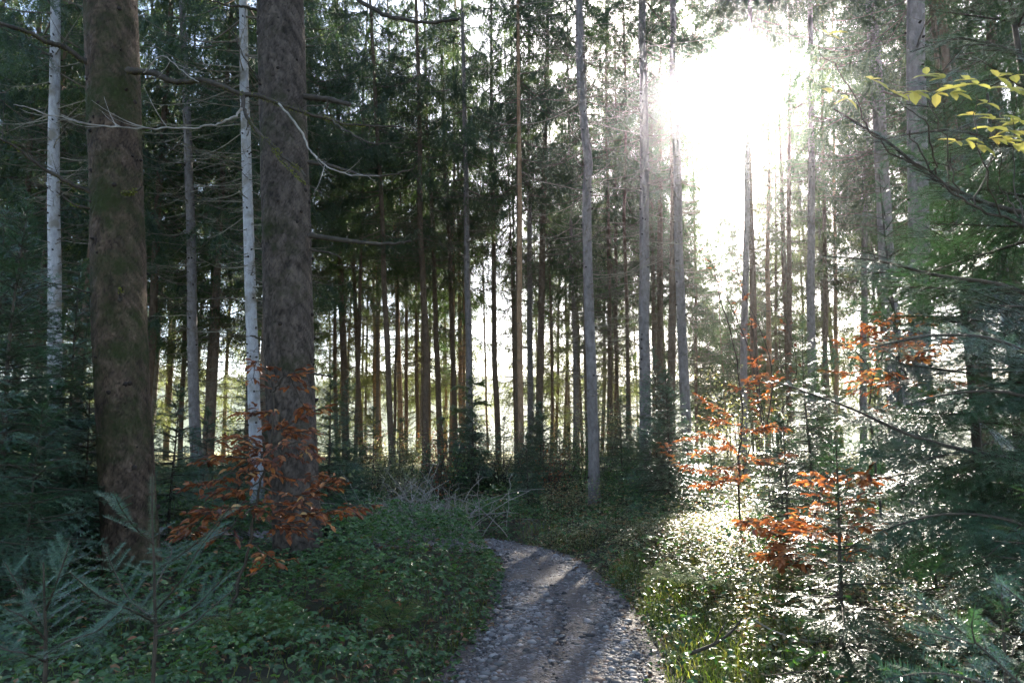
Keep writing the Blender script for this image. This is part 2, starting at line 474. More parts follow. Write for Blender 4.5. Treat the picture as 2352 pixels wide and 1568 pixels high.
# pebbles
def pebbles():
    bm_v = []
    # icosahedron subdivided once
    t = (1 + 5 ** .5) / 2
    v = nrm(np.array([(-1, t, 0), (1, t, 0), (-1, -t, 0), (1, -t, 0), (0, -1, t), (0, 1, t), (0, -1, -t), (0, 1, -t), (t, 0, -1), (t, 0, 1), (-t, 0, -1), (-t, 0, 1)], float))
    f = [(0, 11, 5), (0, 5, 1), (0, 1, 7), (0, 7, 10), (0, 10, 11), (1, 5, 9), (5, 11, 4), (11, 10, 2), (10, 7, 6), (7, 1, 8), (3, 9, 4), (3, 4, 2), (3, 2, 6), (3, 6, 8), (3, 8, 9), (4, 9, 5), (2, 4, 11), (6, 2, 10), (8, 6, 7), (9, 8, 1)]
    mb = MB()
    def put(x, y, s, v, f):
        n = len(x)
        a = rng.uniform(0, 2 * pi, n)
        sc = s[:, None] * np.stack([rng.uniform(.75, 1.3, n), rng.uniform(.6, 1.0, n), rng.uniform(.32, .62, n)], -1)
        jit = 1 + rng.normal(0, .10, (n, len(v), 1))
        q = v[None] * jit * sc[:, None]
        c, s_ = np.cos(a)[:, None], np.sin(a)[:, None]
        V = np.stack([q[..., 0] * c - q[..., 1] * s_, q[..., 0] * s_ + q[..., 1] * c, q[..., 2]], -1)
        V += np.stack([x, y, pathz(x, y) + s * .12], -1)[:, None]
        Fi = (np.arange(n) * len(v))[:, None, None] + np.array(f)[None]
        mb.add(V, Fi.reshape(-1, 3), 0, np.repeat(np.clip(rng.normal(.5, .3, n), 0, 1), len(v)), True)
    n = 46000
    k = rng.integers(12, 125, n)
    k = (rng.beta(1.0, 1.25, n) * 105 + 12).astype(int)
    o = rng.uniform(-1, 1, n)
    keep = rng.random(n) < (.12 + .88 * np.clip(np.abs(o + .05) * 1.9 - .25, 0, 1)) * (.30 + .70 * (fbm(PC[k, 0] * 1.3 + o * .9, PC[k, 1] * 1.3, 9) > .45))
    k = k[keep]; o = o[keep]; n = len(k)
    x = PC[k, 0] + nor[k, 0] * o * (PW[k] + .0) + rng.normal(0, .04, n); y = PC[k, 1] + nor[k, 1] * o * (PW[k] + .0) + rng.normal(0, .04, n)
    s = np.clip(rng.lognormal(math.log(.0080), .58, n), .004, .045)
    put(x, y, s, v, f)
    return mb.mesh('pebbles', [M_peb])

tag(link('pebbles', pebbles()), 'grey rounded pebbles strewn over the path', 'pebbles', kind='stuff')

# far hill and far woodland (in the haze)
mb = MB()
hx = np.linspace(-520, 560, 90); hy = np.linspace(150, 560, 30)
X, Y = np.meshgrid(hx, hy, indexing='ij')
t = np.clip((Y - 150) / 330, 0, 1)
Z = -6.5 + 48 * t * t * (3 - 2 * t) * (.62 + .5 * fbm(X / 130, Y / 400, 21)) + 1.5 * fbm(X / 12, Y / 12, 4)
nx, ny = X.shape
i, j = np.meshgrid(np.arange(nx - 1), np.arange(ny - 1), indexing='ij')
F = np.stack([i * ny + j, (i + 1) * ny + j, (i + 1) * ny + j + 1, i * ny + j + 1], -1).reshape(-1, 4)
mb.add(np.stack([X, Y, Z], -1), F, 0, .5, True)
M_hill = plain_mat('hill_meadow', (.09, .12, .05))
tag(link('hill', mb.mesh('hill', [M_hill])), 'distant hill fading in bright haze beyond the trunks', 'hill', kind='structure')

# ------------------------------------------------------------------ conifer parts
def spruce_crown(name, zb, zt, rmax, nb, seed, hang=1.0, sparse=1.0, spike=.065, mt=None):
    r = np.random.default_rng(seed)
    mb = MB()
    for b in range(nb):
        f = r.random() ** .9
        z = zb + (zt - zb) * f
        az = r.uniform(0, 2 * pi)
        Lb = rmax * (1 - f) ** .75 * r.uniform(.65, 1.12) + .25
        if f < .12: Lb *= .8
        out = np.array([math.cos(az), math.sin(az), 0]); side = np.array([-out[1], out[0], 0])
        n = 8
        t = np.linspace(0, 1, n)
        dip = r.uniform(.15, .38) * (1 - f * .9)
        zz = -Lb * dip * np.sin(t * pi * .62) + Lb * .12 * t ** 3 + (f * .25 * Lb * t)
        bend = r.normal(0, .12)
        pts = np.array([0, 0, z]) + out * (t * Lb)[:, None] + side * (bend * Lb * t ** 2)[:, None]; pts[:, 2] += zz
        tube(mb, pts, np.linspace(.010 + .009 * Lb, .004, n), 3, 1, cap=False)
        m = max(6, int(Lb * 29 * sparse))
        tt = r.beta(1.6, 1.1, m) * .92 + .08
        st = np.stack([np.interp(tt, t, pts[:, k]) for k in range(3)], -1)
        sg = r.choice([-1, 1], m)[:, None]
        dn = (r.uniform(.35, 1.5, m) * hang)[:, None]
        D = nrm(side * sg * r.uniform(.15, 1, m)[:, None] + out * r.uniform(.1, .8, m)[:, None] - np.array([0, 0, 1.]) * dn)
        Lt = (r.uniform(.25, .62, m) * np.clip(Lb / 1.6, .45, 1.1)) * (1.15 - .6 * np.abs(tt - .5))
        tw = r.normal(.45, .2, m)
        Kn = 9
        q = (np.arange(Kn) + .5) / Kn
        pos = st[:, None] + D[:, None] * (Lt[:, None] * q[None])[..., None]
        pos[..., 2] -= (Lt[:, None] * .35 * q[None] ** 2) * hang
        Dl = D.copy()[:, None].repeat(Kn, 1); Dl[..., 2] -= .7 * q[None] * hang; Dl = nrm(Dl)
        rv = nrm(r.normal(size=(m, Kn, 3)))
        s1 = nrm(np.cross(Dl, rv))
        sl_ = (spike * (1.1 - .5 * q))[None].repeat(m, 0)
        for g in (-1, 1):
            dd = nrm(Dl * .75 + s1 * g * .8)
            spikes(mb, pos.reshape(-1, 3), dd.reshape(-1, 3), Dl.reshape(-1, 3), (sl_ * r.uniform(.7, 1.4, sl_.shape)).ravel(), .026, 0, np.clip(np.repeat(tw, Kn), 0, 1))
        # stem blade of each twig
        e = pos[:, -1] + Dl[:, -1] * spike
        V = np.stack([st + s1[:, 0] * .007, st - s1[:, 0] * .007, e], 1)
        mb.add(V, (np.arange(m) * 3)[:, None] + np.array([[0, 1, 2]]), 0, np.repeat(np.clip(tw - .2, 0, 1), 3))
    return mb.mesh(name, [mt or M_spr, M_twig])

def dead_twigs(name, z0, z1, n, seed, lmax=1.7, rad=.009, m=None):
    """thin bare branches on the lower trunk, drooping and turning up again"""
    r = np.random.default_rng(seed)
    mb = MB()
    for b in range(n):
        z = z0 + (z1 - z0) * r.random() ** .7
        az = r.uniform(0, 2 * pi)
        L = lmax * r.uniform(.25, 1) * (.45 + .55 * (z - z0) / (z1 - z0))
        out = np.array([math.cos(az), math.sin(az), 0]); side = np.array([-out[1], out[0], 0])
        t = np.linspace(0, 1, 8)
        dr = r.uniform(-.05, .55)
        pts = np.array([0, 0, z]) + out * (t * L)[:, None] + side * (r.normal(0, .15) * L * t ** 2)[:, None]
        pts[:, 2] += -L * dr * t + L * dr * .95 * t ** 2.2 + r.normal(0, .008, 8)
        tube(mb, pts, np.linspace(rad * (.6 + .5 * L), .0025, 8), 3, 0, cap=False)
        for k in range(int(2 + L * 4.5)):
            q = r.uniform(.25, .95)
            p0 = np.array([np.interp(q, t, pts[:, c]) for c in range(3)])
            l = L * r.uniform(.12, .35)
            d = nrm(out * .8 + side * r.choice([-1, 1]) * r.uniform(.4, 1) + np.array([0, 0, r.uniform(-.7, .25)]))
            s = np.linspace(0, 1, 4)[:, None]
            pp = p0 + d * l * s; pp[:, 2] += l * .25 * s[:, 0] ** 2
            tube(mb, pp, np.linspace(.0045, .002, 4), 3, 0, cap=False)
    return mb.mesh(name, [m or M_twig])

def trunk_mesh(name, H, r0, seed, m, sides=14, wob=.02, kink=None, knots=0, flare=.35, taper=.82, zlow=-.15, dz=.5, noise=.035):
    mb = MB()
    z = np.arange(zlow, H, dz); z = np.append(z, H)
    rr = r0 * (1 - taper * np.clip(z / H, 0, 1) ** 1.1) * (1 + flare * np.exp(-np.clip(z, 0, None) / .28))
    x = wob * (fbm(z * .25, z * 0, seed) - .5) * 2; y = wob * (fbm(z * .25, z * 0 + 9, seed) - .5) * 2
    x = x - np.interp(0, z, x); y = y - np.interp(0, z, y)
    if kink:
        x = x + np.interp(z, [k[0] for k in kink], [k[1] for k in kink])
    pts = np.stack([x, y, z], -1)
    tube(mb, pts, rr, sides, 0, noise=noise, seed=seed)
    r = np.random.default_rng(seed + 5)
    for k in range(knots):
        zz = r.uniform(.5, min(H * .5, 10)); a = r.uniform(0, 2 * pi)
        rad = np.interp(zz, z, rr); c = np.array([np.interp(zz, z, x), np.interp(zz, z, y), zz])
        d = np.array([math.cos(a), math.sin(a), r.uniform(-.2, .4)])
        l = r.uniform(.012, .04) + .12 * rad
        tube(mb, [c + d * rad * .85, c + d * (rad + l * .5), c + d * (rad + l)], [rad * .14 + .006, rad * .10 + .005, rad * .04 + .003], 6, 1)
    return mb.mesh(name, [m, M_knot])

CR = {}
def crown_lib(key):
    if key not in CR:
        spec = {
            'low0': (4.0, 20, 2.6, 110, 1.0), 'low1': (5.0, 21, 2.4, 100, .95), 'mid0': (7.0, 21, 2.2, 80, .95), 'mid1': (8.4, 20, 2.0, 70, .9),
            'edge0': (1.8, 16, 2.3, 100, .65), 'edge1': (3.0, 18, 2.1, 95, .7),
            'high0': (10.6, 20, 1.9, 60, .9), 'cap0': (14.0, 21, 2.8, 110, 1.2), 'cap1': (19.6, 25, 2.6, 90, 1.1), 'gap0': (1.6, 15.5, 2.2, 110, .85), 'gap1': (2.6, 17, 2.0, 100, .85), 'thin0': (6.0, 19, 1.5, 60, .6), 'thin1': (15.5, 22, 1.3, 30, .6),
        }[key]
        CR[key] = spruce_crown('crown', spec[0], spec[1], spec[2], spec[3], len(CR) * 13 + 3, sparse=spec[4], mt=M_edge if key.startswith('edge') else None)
    return CR[key]

DT = {}
def dead_lib(z1, v):
    k = (round(z1), v)
    if k not in DT:
        DT[k] = dead_twigs('dead_twigs', 1.3, k[0], int(k[0] * 13), 70 + k[0] * 3 + v)
    return DT[k]

def arcs(t, seed, z1=9, n=70, lmax=2.4):
    d = link('dead_branches', dead_twigs('dead_twigs', 1.6, z1, n, seed, lmax=lmax, rad=.010, m=M_arc), t); return d


M_arc = plain_mat('bare_arching_twig_bark', (.24, .21, .15))
TRK = []
def spruce(loc, lean=(0, 0), H=22, r0=.14, bark=None, crown='mid0', seed=0, label='', group=None, knots=14, kink=None, dead=7, rot=None, cs=1.0, name='spruce_tree', sides=14):
    t = thing(name, loc, label, 'tree', group)
    rz = rot if rot is not None else random.uniform(0, 2 * pi)
    # lean: tangent of the tilt along x and y
    ax = Vector((lean[0], lean[1], 1)).normalized()
    t.rotation_mode = 'QUATERNION'
    t.rotation_quaternion = Vector((0, 0, 1)).rotation_difference(ax)
    tr = link('trunk', trunk_mesh('trunk', H, r0, seed, bark or M_brown, knots=knots, kink=kink, sides=sides, wob=.07), t)
    if crown:
        c = link('crown', crown_lib(crown), t); c.rotation_euler = (0, 0, rz); c.scale = (cs,) * 3
    if dead:
        d = link('dead_branches', dead_lib(dead, seed % 3), t); d.rotation_euler = (0, 0, rz + 1)
    return t

def trunk_px(u0, v0, u1, v1, w, d, **k):
    """trunk seen through (u0,v0) above and (u1,v1) below, w wide, at depth d"""
    A = P(u0, v0, d); B = P(u1, v1, d)
    lx = (A[0] - B[0]) / (A[2] - B[2])
    x0 = B[0] - lx * B[2]
    z = float(hgt(np.array([x0]), np.array([d]))[0])
    r0 = w / 2 * d / FPX / (1 - .82 * .12)
    TRK.append((x0, d, r0))
    return spruce((x0 + lx * z, d, z), lean=(lx, k.pop('ly', 0)), r0=r0, **k)

# ------------------------------------------------------------------ the two big spruces with their mossy dead branches
def big_trunk(pxs, d, name, label, m, m_seed):
    """pxs: (v, u_left, u_right) rows"""
    rows = []
    for v, a, b in pxs:
        A = P(a, v, d); B = P(b, v, d)
        rows.append(((A[0] + B[0]) / 2, A[2], (B[0] - A[0]) / 2))
    rows.sort(key=lambda r: r[1])
    rows = np.array(rows)
    lx = (rows[-1, 0] - rows[1, 0]) / (rows[-1, 1] - rows[1, 1])
    top = [(rows[-1, 0] + lx * (h - rows[-1, 1]), h, rows[-1, 2] * (1 - (h - rows[-1, 1]) / 30)) for h in (9, 13, 18, 24, 27)]
    rows = np.concatenate([rows, top])
    bx, bz = rows[0, 0], rows[0, 1]
    z = np.concatenate([np.arange(-.25, 8, .022), np.arange(8, 27, .5)])
    rows[:, 2] *= .945
    x = np.interp(z, rows[:, 1], rows[:, 0]); r = np.interp(z, rows[:, 1], rows[:, 2])
    k = np.ones(9) / 9
    r = np.concatenate([r[:4], np.convolve(r, k, 'valid'), r[-4:]])
    r *= 1 + .30 * np.exp(-np.clip(z, 0, None) / .16)
    base = np.array([np.interp(0, z, x), d, float(hgt(np.array([bx]), np.array([d]))[0])])
    t = thing(name, base, label, 'tree')
    mb = MB()
    pts = np.stack([x, np.full_like(x, d), z], -1) - base + np.array([0, 0, base[2]])
    pts[:, 2] = z - base[2] * 0
    pts[:, 2] -= base[2]
    tube(mb, pts, r, 132, 0, noise=.03, seed=m_seed)
    V = mb.V[0][:len(z) * 132].reshape(len(z), 132, 3)
    th = np.arange(132) / 132 * 2 * pi; c0 = pts[:, None]
    dr = nrm(V - c0)
    cx, cy_, zz_ = np.cos(th)[None] * .24 * 26, np.sin(th)[None] * .24 * 26, z[:, None] * 20
    pl = np.abs(fbm(cx + zz_ * .5 + 40, cy_ + zz_ + 90, m_seed, 3) - .5) * 2
    big = fbm(cx * .25 + 7, cy_ * .25 + z[:, None] * 1.6, m_seed + 3, 3) - .5
    low = np.clip(1 - z[:, None] / 1.3, 0, 1) ** 2 * (np.cos(th * 5 + m_seed)[None] * .5 + np.cos(th * 3 + 1)[None] * .5)
    V += dr * ((np.clip(pl, 0, .35) * .030 - .004) + big * .012 + low * .035)[..., None]
    mb.V[0] = np.concatenate([V.reshape(-1, 3), mb.V[0][len(z) * 132:]])
    mb.T[0] = np.concatenate([np.clip(pl * 2.2, 0, 1).ravel(), mb.T[0][len(z) * 132:]])
    rr = np.random.default_rng(m_seed)
    for q in range(80):
        zz = rr.uniform(.4, 7.5); a = rr.uniform(0, 2 * pi)
        rad = np.interp(zz, z, r); c = np.array([np.interp(zz, pts[:, 2], pts[:, 0]), 0, zz])
        dd = np.array([math.cos(a), math.sin(a), rr.uniform(-.2, .5)])
        s = rr.uniform(.009, .024); l = rr.uniform(.004, .035)
        tube(mb, [c + dd * rad * .9, c + dd * (rad + l * .5), c + dd * (rad + l)], [s * 1.6, s, s * .4], 7, 1)
    link('trunk', mb.mesh('trunk', [m, M_knot]), t)
    c = link('crown', crown_lib('high0'), t)
    return t, base

def moss_on(mb, pts, rad, dens, r):
    L = np.concatenate([[0], np.cumsum(np.linalg.norm(np.diff(pts, axis=0), axis=1))])
    n = int(L[-1] * dens)
    q = r.random(n) * L[-1]
    # moss in patches
    keep = vn(q * 7, q * 0, int(r.integers(99))) > .38
    q = q[keep]; n = len(q)
    B = np.stack([np.interp(q, L, pts[:, c]) for c in range(3)], -1)
    ra = np.interp(q, L, rad)
    a = r.uniform(0, 2 * pi, n)
    D = nrm(np.stack([r.normal(0, .5, n), np.cos(a), np.sin(a) - .55], -1))
    A = nrm(np.cross(D, r.normal(size=(n, 3))))
    spikes(mb, B + D * ra[:, None] * .6, D, A, r.uniform(.008, .03, n), .009, 2, r.random(n))

def hero_branch(t, base, px, d0, d1, r0, r1, moss=0, pale=False, twigs=0, seed=1):
    r = np.random.default_rng(seed)
    n = len(px)
    ds = np.linspace(d0, d1, n)
    pts = np.array([P(u, v, dd) for (u, v), dd in zip(px, ds)]) - base
    N = max(12, n * 6)
    pts = resample(pts, N)
    L = np.linalg.norm(pts[-1] - pts[0])
    pts[1:] += r.normal(0, .004, (N - 1, 3)) + .02 * L * np.stack([fbm(np.arange(1, N) * .35, np.zeros(N - 1), seed + k) - .5 for k in range(3)], -1)
    rad = np.linspace(r0, r1, N) * (1 + .25 * (fbm(np.arange(N) * .9, np.zeros(N), seed) - .5))
    mb = MB()
    tube(mb, pts, rad, 8, 0, noise=.08, seed=seed)
    if moss: moss_on(mb, pts, rad, moss, r)
    for k in range(twigs):
        q = r.uniform(.3, .98); i = int(q * (N - 1)); l = r.uniform(.12, .5)
        tan = nrm(pts[min(i + 1, N - 1)] - pts[i - 1])
        d = nrm(tan * .7 + np.array([r.normal(0, .4), r.normal(0, .5), r.uniform(-.9, .6)]))
        s = np.linspace(0, 1, 6)[:, None]
        pp = pts[i] + d * l * s; pp[:, 2] += l * .3 * s[:, 0] ** 2
        tube(mb, pp, np.linspace(.004, .0012, 6), 4, 0, cap=False)
    link('branch', mb.mesh('branch', [M_palet if pale else M_hbr, M_hbr, M_moss]), t)

t1, b1 = big_trunk([(0, 198, 312), (300, 206, 321), (500, 212, 327), (700, 214, 333), (900, 222, 341), (1100, 233, 352), (1250, 240, 362), (1330, 243, 366)],
                   6.8, 'big_spruce', 'thick dark mossy spruce trunk with a long mossy dead branch reaching both ways', M_hero, 3)
hb = lambda *a, **k: hero_branch(t1, b1, *a, **k)
hb([(235, 172), (195, 140), (150, 112), (105, 95), (55, 72), (-10, 50)], 6.7, 6.2, .034, .018, moss=900, twigs=8, seed=11)
hb([(292, 165), (345, 168), (400, 183), (480, 190), (560, 216), (640, 237), (700, 262), (790, 281), (860, 287), (932, 291)], 6.6, 6.1, .036, .007, moss=600, twigs=14, seed=12)
hb([(556, 214), (560, 255), (600, 312), (660, 365), (705, 404)], 6.3, 6.0, .022, .010, moss=1400, twigs=3, seed=13)
hb([(600, 312), (650, 372), (700, 420), (760, 455)], 6.15, 5.8, .009, .003, moss=700, seed=14)
hb([(556, 250), (530, 276), (480, 291), (400, 294), (300, 290), (200, 284), (110, 262), (30, 240)], 6.2, 5.9, .012, .004, pale=True, twigs=10, seed=15)
hb([(240, 452), (170, 425), (100, 388), (45, 345), (-5, 318)], 6.7, 6.2, .022, .010, moss=300, twigs=8, seed=16)
hb([(282, 443), (300, 443), (326, 430)], 6.55, 6.45, .020, .010, moss=2600, seed=17)
hb([(225, 677), (190, 668), (150, 655), (98, 647)], 6.7, 6.4, .013, .004, moss=200, twigs=3, seed=18)
hb([(640, 238), (690, 300), (712, 345), (745, 378), (800, 398), (872, 404)], 6.15, 5.8, .010, .004, pale=True, twigs=8, seed=19)
hb([(760, 275), (800, 302), (850, 328), (930, 330)], 6.1, 5.8, .009, .003, twigs=6, seed=20)
hb([(205, 478), (170, 470), (130, 440)], 6.6, 6.4, .014, .006, moss=900, seed=21)
hb([(276, 690), (278, 668), (280, 660)], 6.55, 6.5, .022, .016, moss=3600, seed=22)
hb([(330, 168), (370, 130), (420, 165), (455, 188)], 6.5, 6.3, .006, .004, pale=True, twigs=3, seed=23)

t2, b2 = big_trunk([(0, 590, 697), (300, 597, 707), (500, 602, 714), (700, 604, 719), (900, 610, 724), (1100, 622, 733), (1220, 630, 740), (1300, 634, 744)],
                   7.6, 'big_spruce', 'thick scaly spruce trunk behind the orange beech sapling, short broken branches on its right', M_hero2, 8)
hb2 = lambda *a, **k: hero_branch(t2, b2, *a, **k)
hb2([(700, 222), (740, 226), (770, 232), (803, 240)], 7.5, 7.2, 0.039, 0.023, seed=31)
hb2([(752, 228), (752, 240), (748, 252)], 7.3, 7.3, 0.013, 0.008, seed=32)
hb2([(708, 374), (760, 381), (830, 401), (905, 402), (960, 380)], 7.5, 7.0, 0.026, 0.005, moss=150, twigs=6, seed=33)
hb2([(712, 542), (780, 552), (850, 560), (900, 560), (942, 553)], 7.5, 7.1, 0.034, 0.009, moss=700, twigs=2, seed=34)
hb2([(712, 573), (750, 580), (788, 593)], 7.5, 7.3, 0.016, 0.005, seed=35)
hb2([(700, -60), (780, -28), (840, 10), (910, 42), (980, 50), (1058, 42)], 7.5, 6.8, 0.036, 0.013, twigs=5, seed=36)
hb2([(600, 28), (560, 16), (520, 12), (470, -2)], 7.5, 7.2, 0.021, 0.005, moss=200, twigs=4, seed=37)
hb2([(622, 205), (590, 175), (560, 130), (530, 60)], 7.5, 7.2, 0.013, 0.004, twigs=4, seed=38)
hb2([(720, 858), (745, 862), (765, 866)], 7.55, 7.5, 0.016, 0.005, seed=39)
hb2([(606, 780), (575, 770)], 7.55, 7.5, 0.016, 0.008, seed=40)

# ------------------------------------------------------------------ trunks one can tell apart
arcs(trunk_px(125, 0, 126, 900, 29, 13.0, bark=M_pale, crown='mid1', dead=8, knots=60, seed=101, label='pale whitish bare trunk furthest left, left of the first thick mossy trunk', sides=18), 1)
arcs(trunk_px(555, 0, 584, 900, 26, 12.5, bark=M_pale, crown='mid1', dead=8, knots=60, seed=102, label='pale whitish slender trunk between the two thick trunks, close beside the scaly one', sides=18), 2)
arcs(trunk_px(422, 100, 452, 1100, 23, 16.0, bark=M_grey, crown='high0', dead=8, knots=40, seed=103, label='grey medium trunk standing alone between the two thick trunks'), 3)
C_ = [
    # u0 v0 u1 v1 w d bark crown dead label
    (767, 600, 774, 1000, 9, 30, M_brown, 'mid0', 7, 'slim brown trunk just right of the scaly thick trunk'),
    (786, 560, 794, 1000, 16, 24, M_brown, 'mid0', 8, 'sturdier brown trunk second right of the scaly thick trunk'),
    (812, 560, 829, 1000, 11, 27, M_brown, 'mid0', 7, 'brown trunk leaning left next to its sturdier brown neighbour'),
    (857, 560, 861, 1000, 7.5, 34, M_red, 'mid1', 8, 'thin tan trunk closely paired with a sunlit orange one'),
    (867, 560, 871, 1000, 11, 33, M_red, 'mid1', 8, 'sunlit orange trunk closely paired with a thin tan one'),
    (878, 560, 903, 1112, 13, 20, M_brown, 'mid0', 8, 'dark trunk leaning left in front of the orange pair'),
    (908, 560, 925, 1073, 11, 27, M_red, 'mid1', 8, 'slim light brown trunk with orange bark near its foot'),
    (964, 529, 979, 1106, 15.5, 20.5, M_brown, 'mid0', 8, 'dark brown trunk above the tangle of dry twigs'),
    (992, 529, 1013, 1080, 12.5, 24, M_brown, 'mid0', 9, 'dark trunk next right of the one above the dry twig tangle'),
    (1024, 400, 1049, 1080, 11.5, 24.5, M_brown, 'mid1', 9, 'slim dark trunk leaning left beside an orange lit trunk'),
    (1056, 529, 1062, 1070, 10, 30, M_red, 'thin0', 9, 'orange lit trunk touching the broad dark one before the bright gap'),
    (1064, 200, 1081, 1090, 15.5, 20, M_grey, 'mid1', 9, 'broad dark trunk at the left edge of the bright gap'),
    (1104, 480, 1122, 1080, 4.5, 31, M_red, 'thin0', 10, 'very thin pinkish trunk alone in the bright gap'),
    (1135, 450, 1145, 1075, 12.5, 24, M_brown, 'mid1', 9, 'dark straight trunk at the right edge of the bright gap'),
    (1180, 450, 1188, 1060, 7.5, 30, M_brown, 'mid0', 9, 'thin trunk half hidden left of the dark trio'),
    (1194, 500, 1197, 1100, 16, 19.5, M_brown, 'mid1', 9, 'leftmost trunk of the dark trio right of the bright gap'),
    (1217, 529, 1219, 1045, 14, 23, M_grey, 'mid1', 8, 'middle trunk of the dark trio with a pale scar'),
    (1252, 500, 1238, 1040, 16, 22.5, M_brown, 'mid0', 8, 'dark trunk of the trio leaning to the right'),
    (1283, 700, 1278, 960, 7, 36, M_brown, 'mid0', 6, 'faint thin trunk behind fine foliage right of the dark trio'),
    (1303, 760, 1296, 1010, 6, 36, M_brown, 'mid0', 6, 'faint thin trunk halfway between the dark trio and the grey kinked trunk'),
    (1415, 700, 1416, 1010, 10, 28, M_brown, 'edge1', 6, 'dark foliage clad trunk between the kinked grey trunk and the big grey one'),
    (1386, 820, 1384, 1000, 8, 34, M_brown, 'mid0', 7, 'short looking faint trunk right beside the kinked grey trunk'),
    (1500, 600, 1502, 1000, 9, 27, M_brown, 'thin0', 8, 'brown trunk half hidden behind the big grey trunk'),
    (1517, 620, 1517, 1000, 11, 25, M_brown, 'mid1', 8, 'dark trunk standing just right of the half hidden brown one'),
    (1545, 560, 1541, 960, 19, 19, M_brown, 'mid1', 8, 'broad dark trunk in shade left of the smooth lilac grey trunk'),
    (1592, 300, 1598, 850, 7, 30, M_brown, 'cap1', 9, 'thin trunk touching the right side of the smooth lilac grey trunk'),
    (1764, 300, 1764, 820, 12, 27, M_red, 'cap1', 10, 'orange trunk in the sunny gap with stubby side twigs'),
    (1783, 400, 1785, 860, 7, 30, M_brown, 'cap1', 10, 'thin dark pole beside the orange trunk in the sunny gap'),
    (1890, 250, 1892, 830, 12, 24, M_brown, 'mid1', 8, 'brown trunk right behind the straight pale grey one'),
    (1914, 500, 1917, 800, 9, 27, M_red, 'mid0', 8, 'narrow reddish trunk at the edge of the fir foliage'),
    (1994, 100, 1986, 830, 15, 22, M_grey, 'mid0', 7, 'hazy grey trunk half hidden behind the fir branches'),
]
for k, (u0, v0, u1, v1, w, d, bk, cr, dd, lb) in enumerate(C_):
    trunk_px(u0, v0, u1, v1, w, d, bark=bk, crown=cr, dead=dd, seed=200 + k * 3, label=lb, H=21 + (k * 7 % 4), rot=k * 2.4)
# nearer ones on the right
arcs(trunk_px(1326, 0, 1366, 1180, 23, 12.3, bark=M_grey, crown='high0', dead=9, knots=40, seed=301, label='slender grey trunk with a kink high up, right of the path bend', sides=20,
         kink=[(0, 0), (5.2, 0), (5.9, .03), (6.4, .10), (7.0, .05), (9, -.02), (24, 0)]), 4, 10, 40)
arcs(trunk_px(1476, 0, 1481, 1130, 25, 14.0, bark=M_grey, crown='high0', dead=9, knots=50, seed=304, label='big straight grey trunk beside the small dark fir', sides=20), 5, 10, 40)
trunk_px(1555, 250, 1580, 980, 22, 15.0, bark=M_grey, crown='thin1', dead=9, knots=40, seed=307, label='smooth lilac grey trunk just below the sun', sides=20)
trunk_px(1716, 300, 1709, 870, 16, 19.0, bark=M_grey, crown='cap0', dead=10, knots=30, seed=310, label='grey trunk of the close pair right of the sun')
trunk_px(1727, 420, 1741, 880, 16, 20.5, bark=M_brown, crown='cap0', dead=10, knots=30, seed=313, label='darker greenish trunk of the close pair right of the sun')
trunk_px(1811, 0, 1814, 860, 12.5, 22.0, bark=M_brown, crown='thin1', dead=10, knots=20, seed=316, label='dark straight trunk between the sunny gap and the pale grey trunk')
trunk_px(1861, 0, 1868, 840, 19, 18.0, bark=M_grey, crown='mid1', dead=9, knots=30, seed=319, label='straight pale grey trunk left of the fir branches')
trunk_px(2100, 0, 2106, 700, 46, 8.6, bark=M_grey, crown='high0', dead=9, knots=50, seed=322, label='thick trunk with a pale left edge behind the yellow leaves', sides=24)
trunk_px(100, 600, 98, 1000, 10, 27, bark=M_brown, crown='low0', dead=5, seed=325, label='dark trunk glimpsed behind the pale trunk furthest left')

trunk_px(1432, 0, 1440, 1000, 9, 21.0, bark=M_brown, crown='mid1', dead=8, seed=328, label='slim trunk between the kinked grey trunk and the big straight grey one')
trunk_px(1395, 0, 1398, 1000, 8, 27.0, bark=M_brown, crown='mid0', dead=8, seed=331, label='faint slim trunk with hanging foliage just right of the kink')
trunk_px(1518, 200, 1522, 1000, 10, 23.5, bark=M_brown, crown='mid1', dead=8, seed=334, label='trunk with hanging boughs just left of the smooth lilac grey trunk, behind the dark fir')  # added so that its crown blocks sun stripes on the path
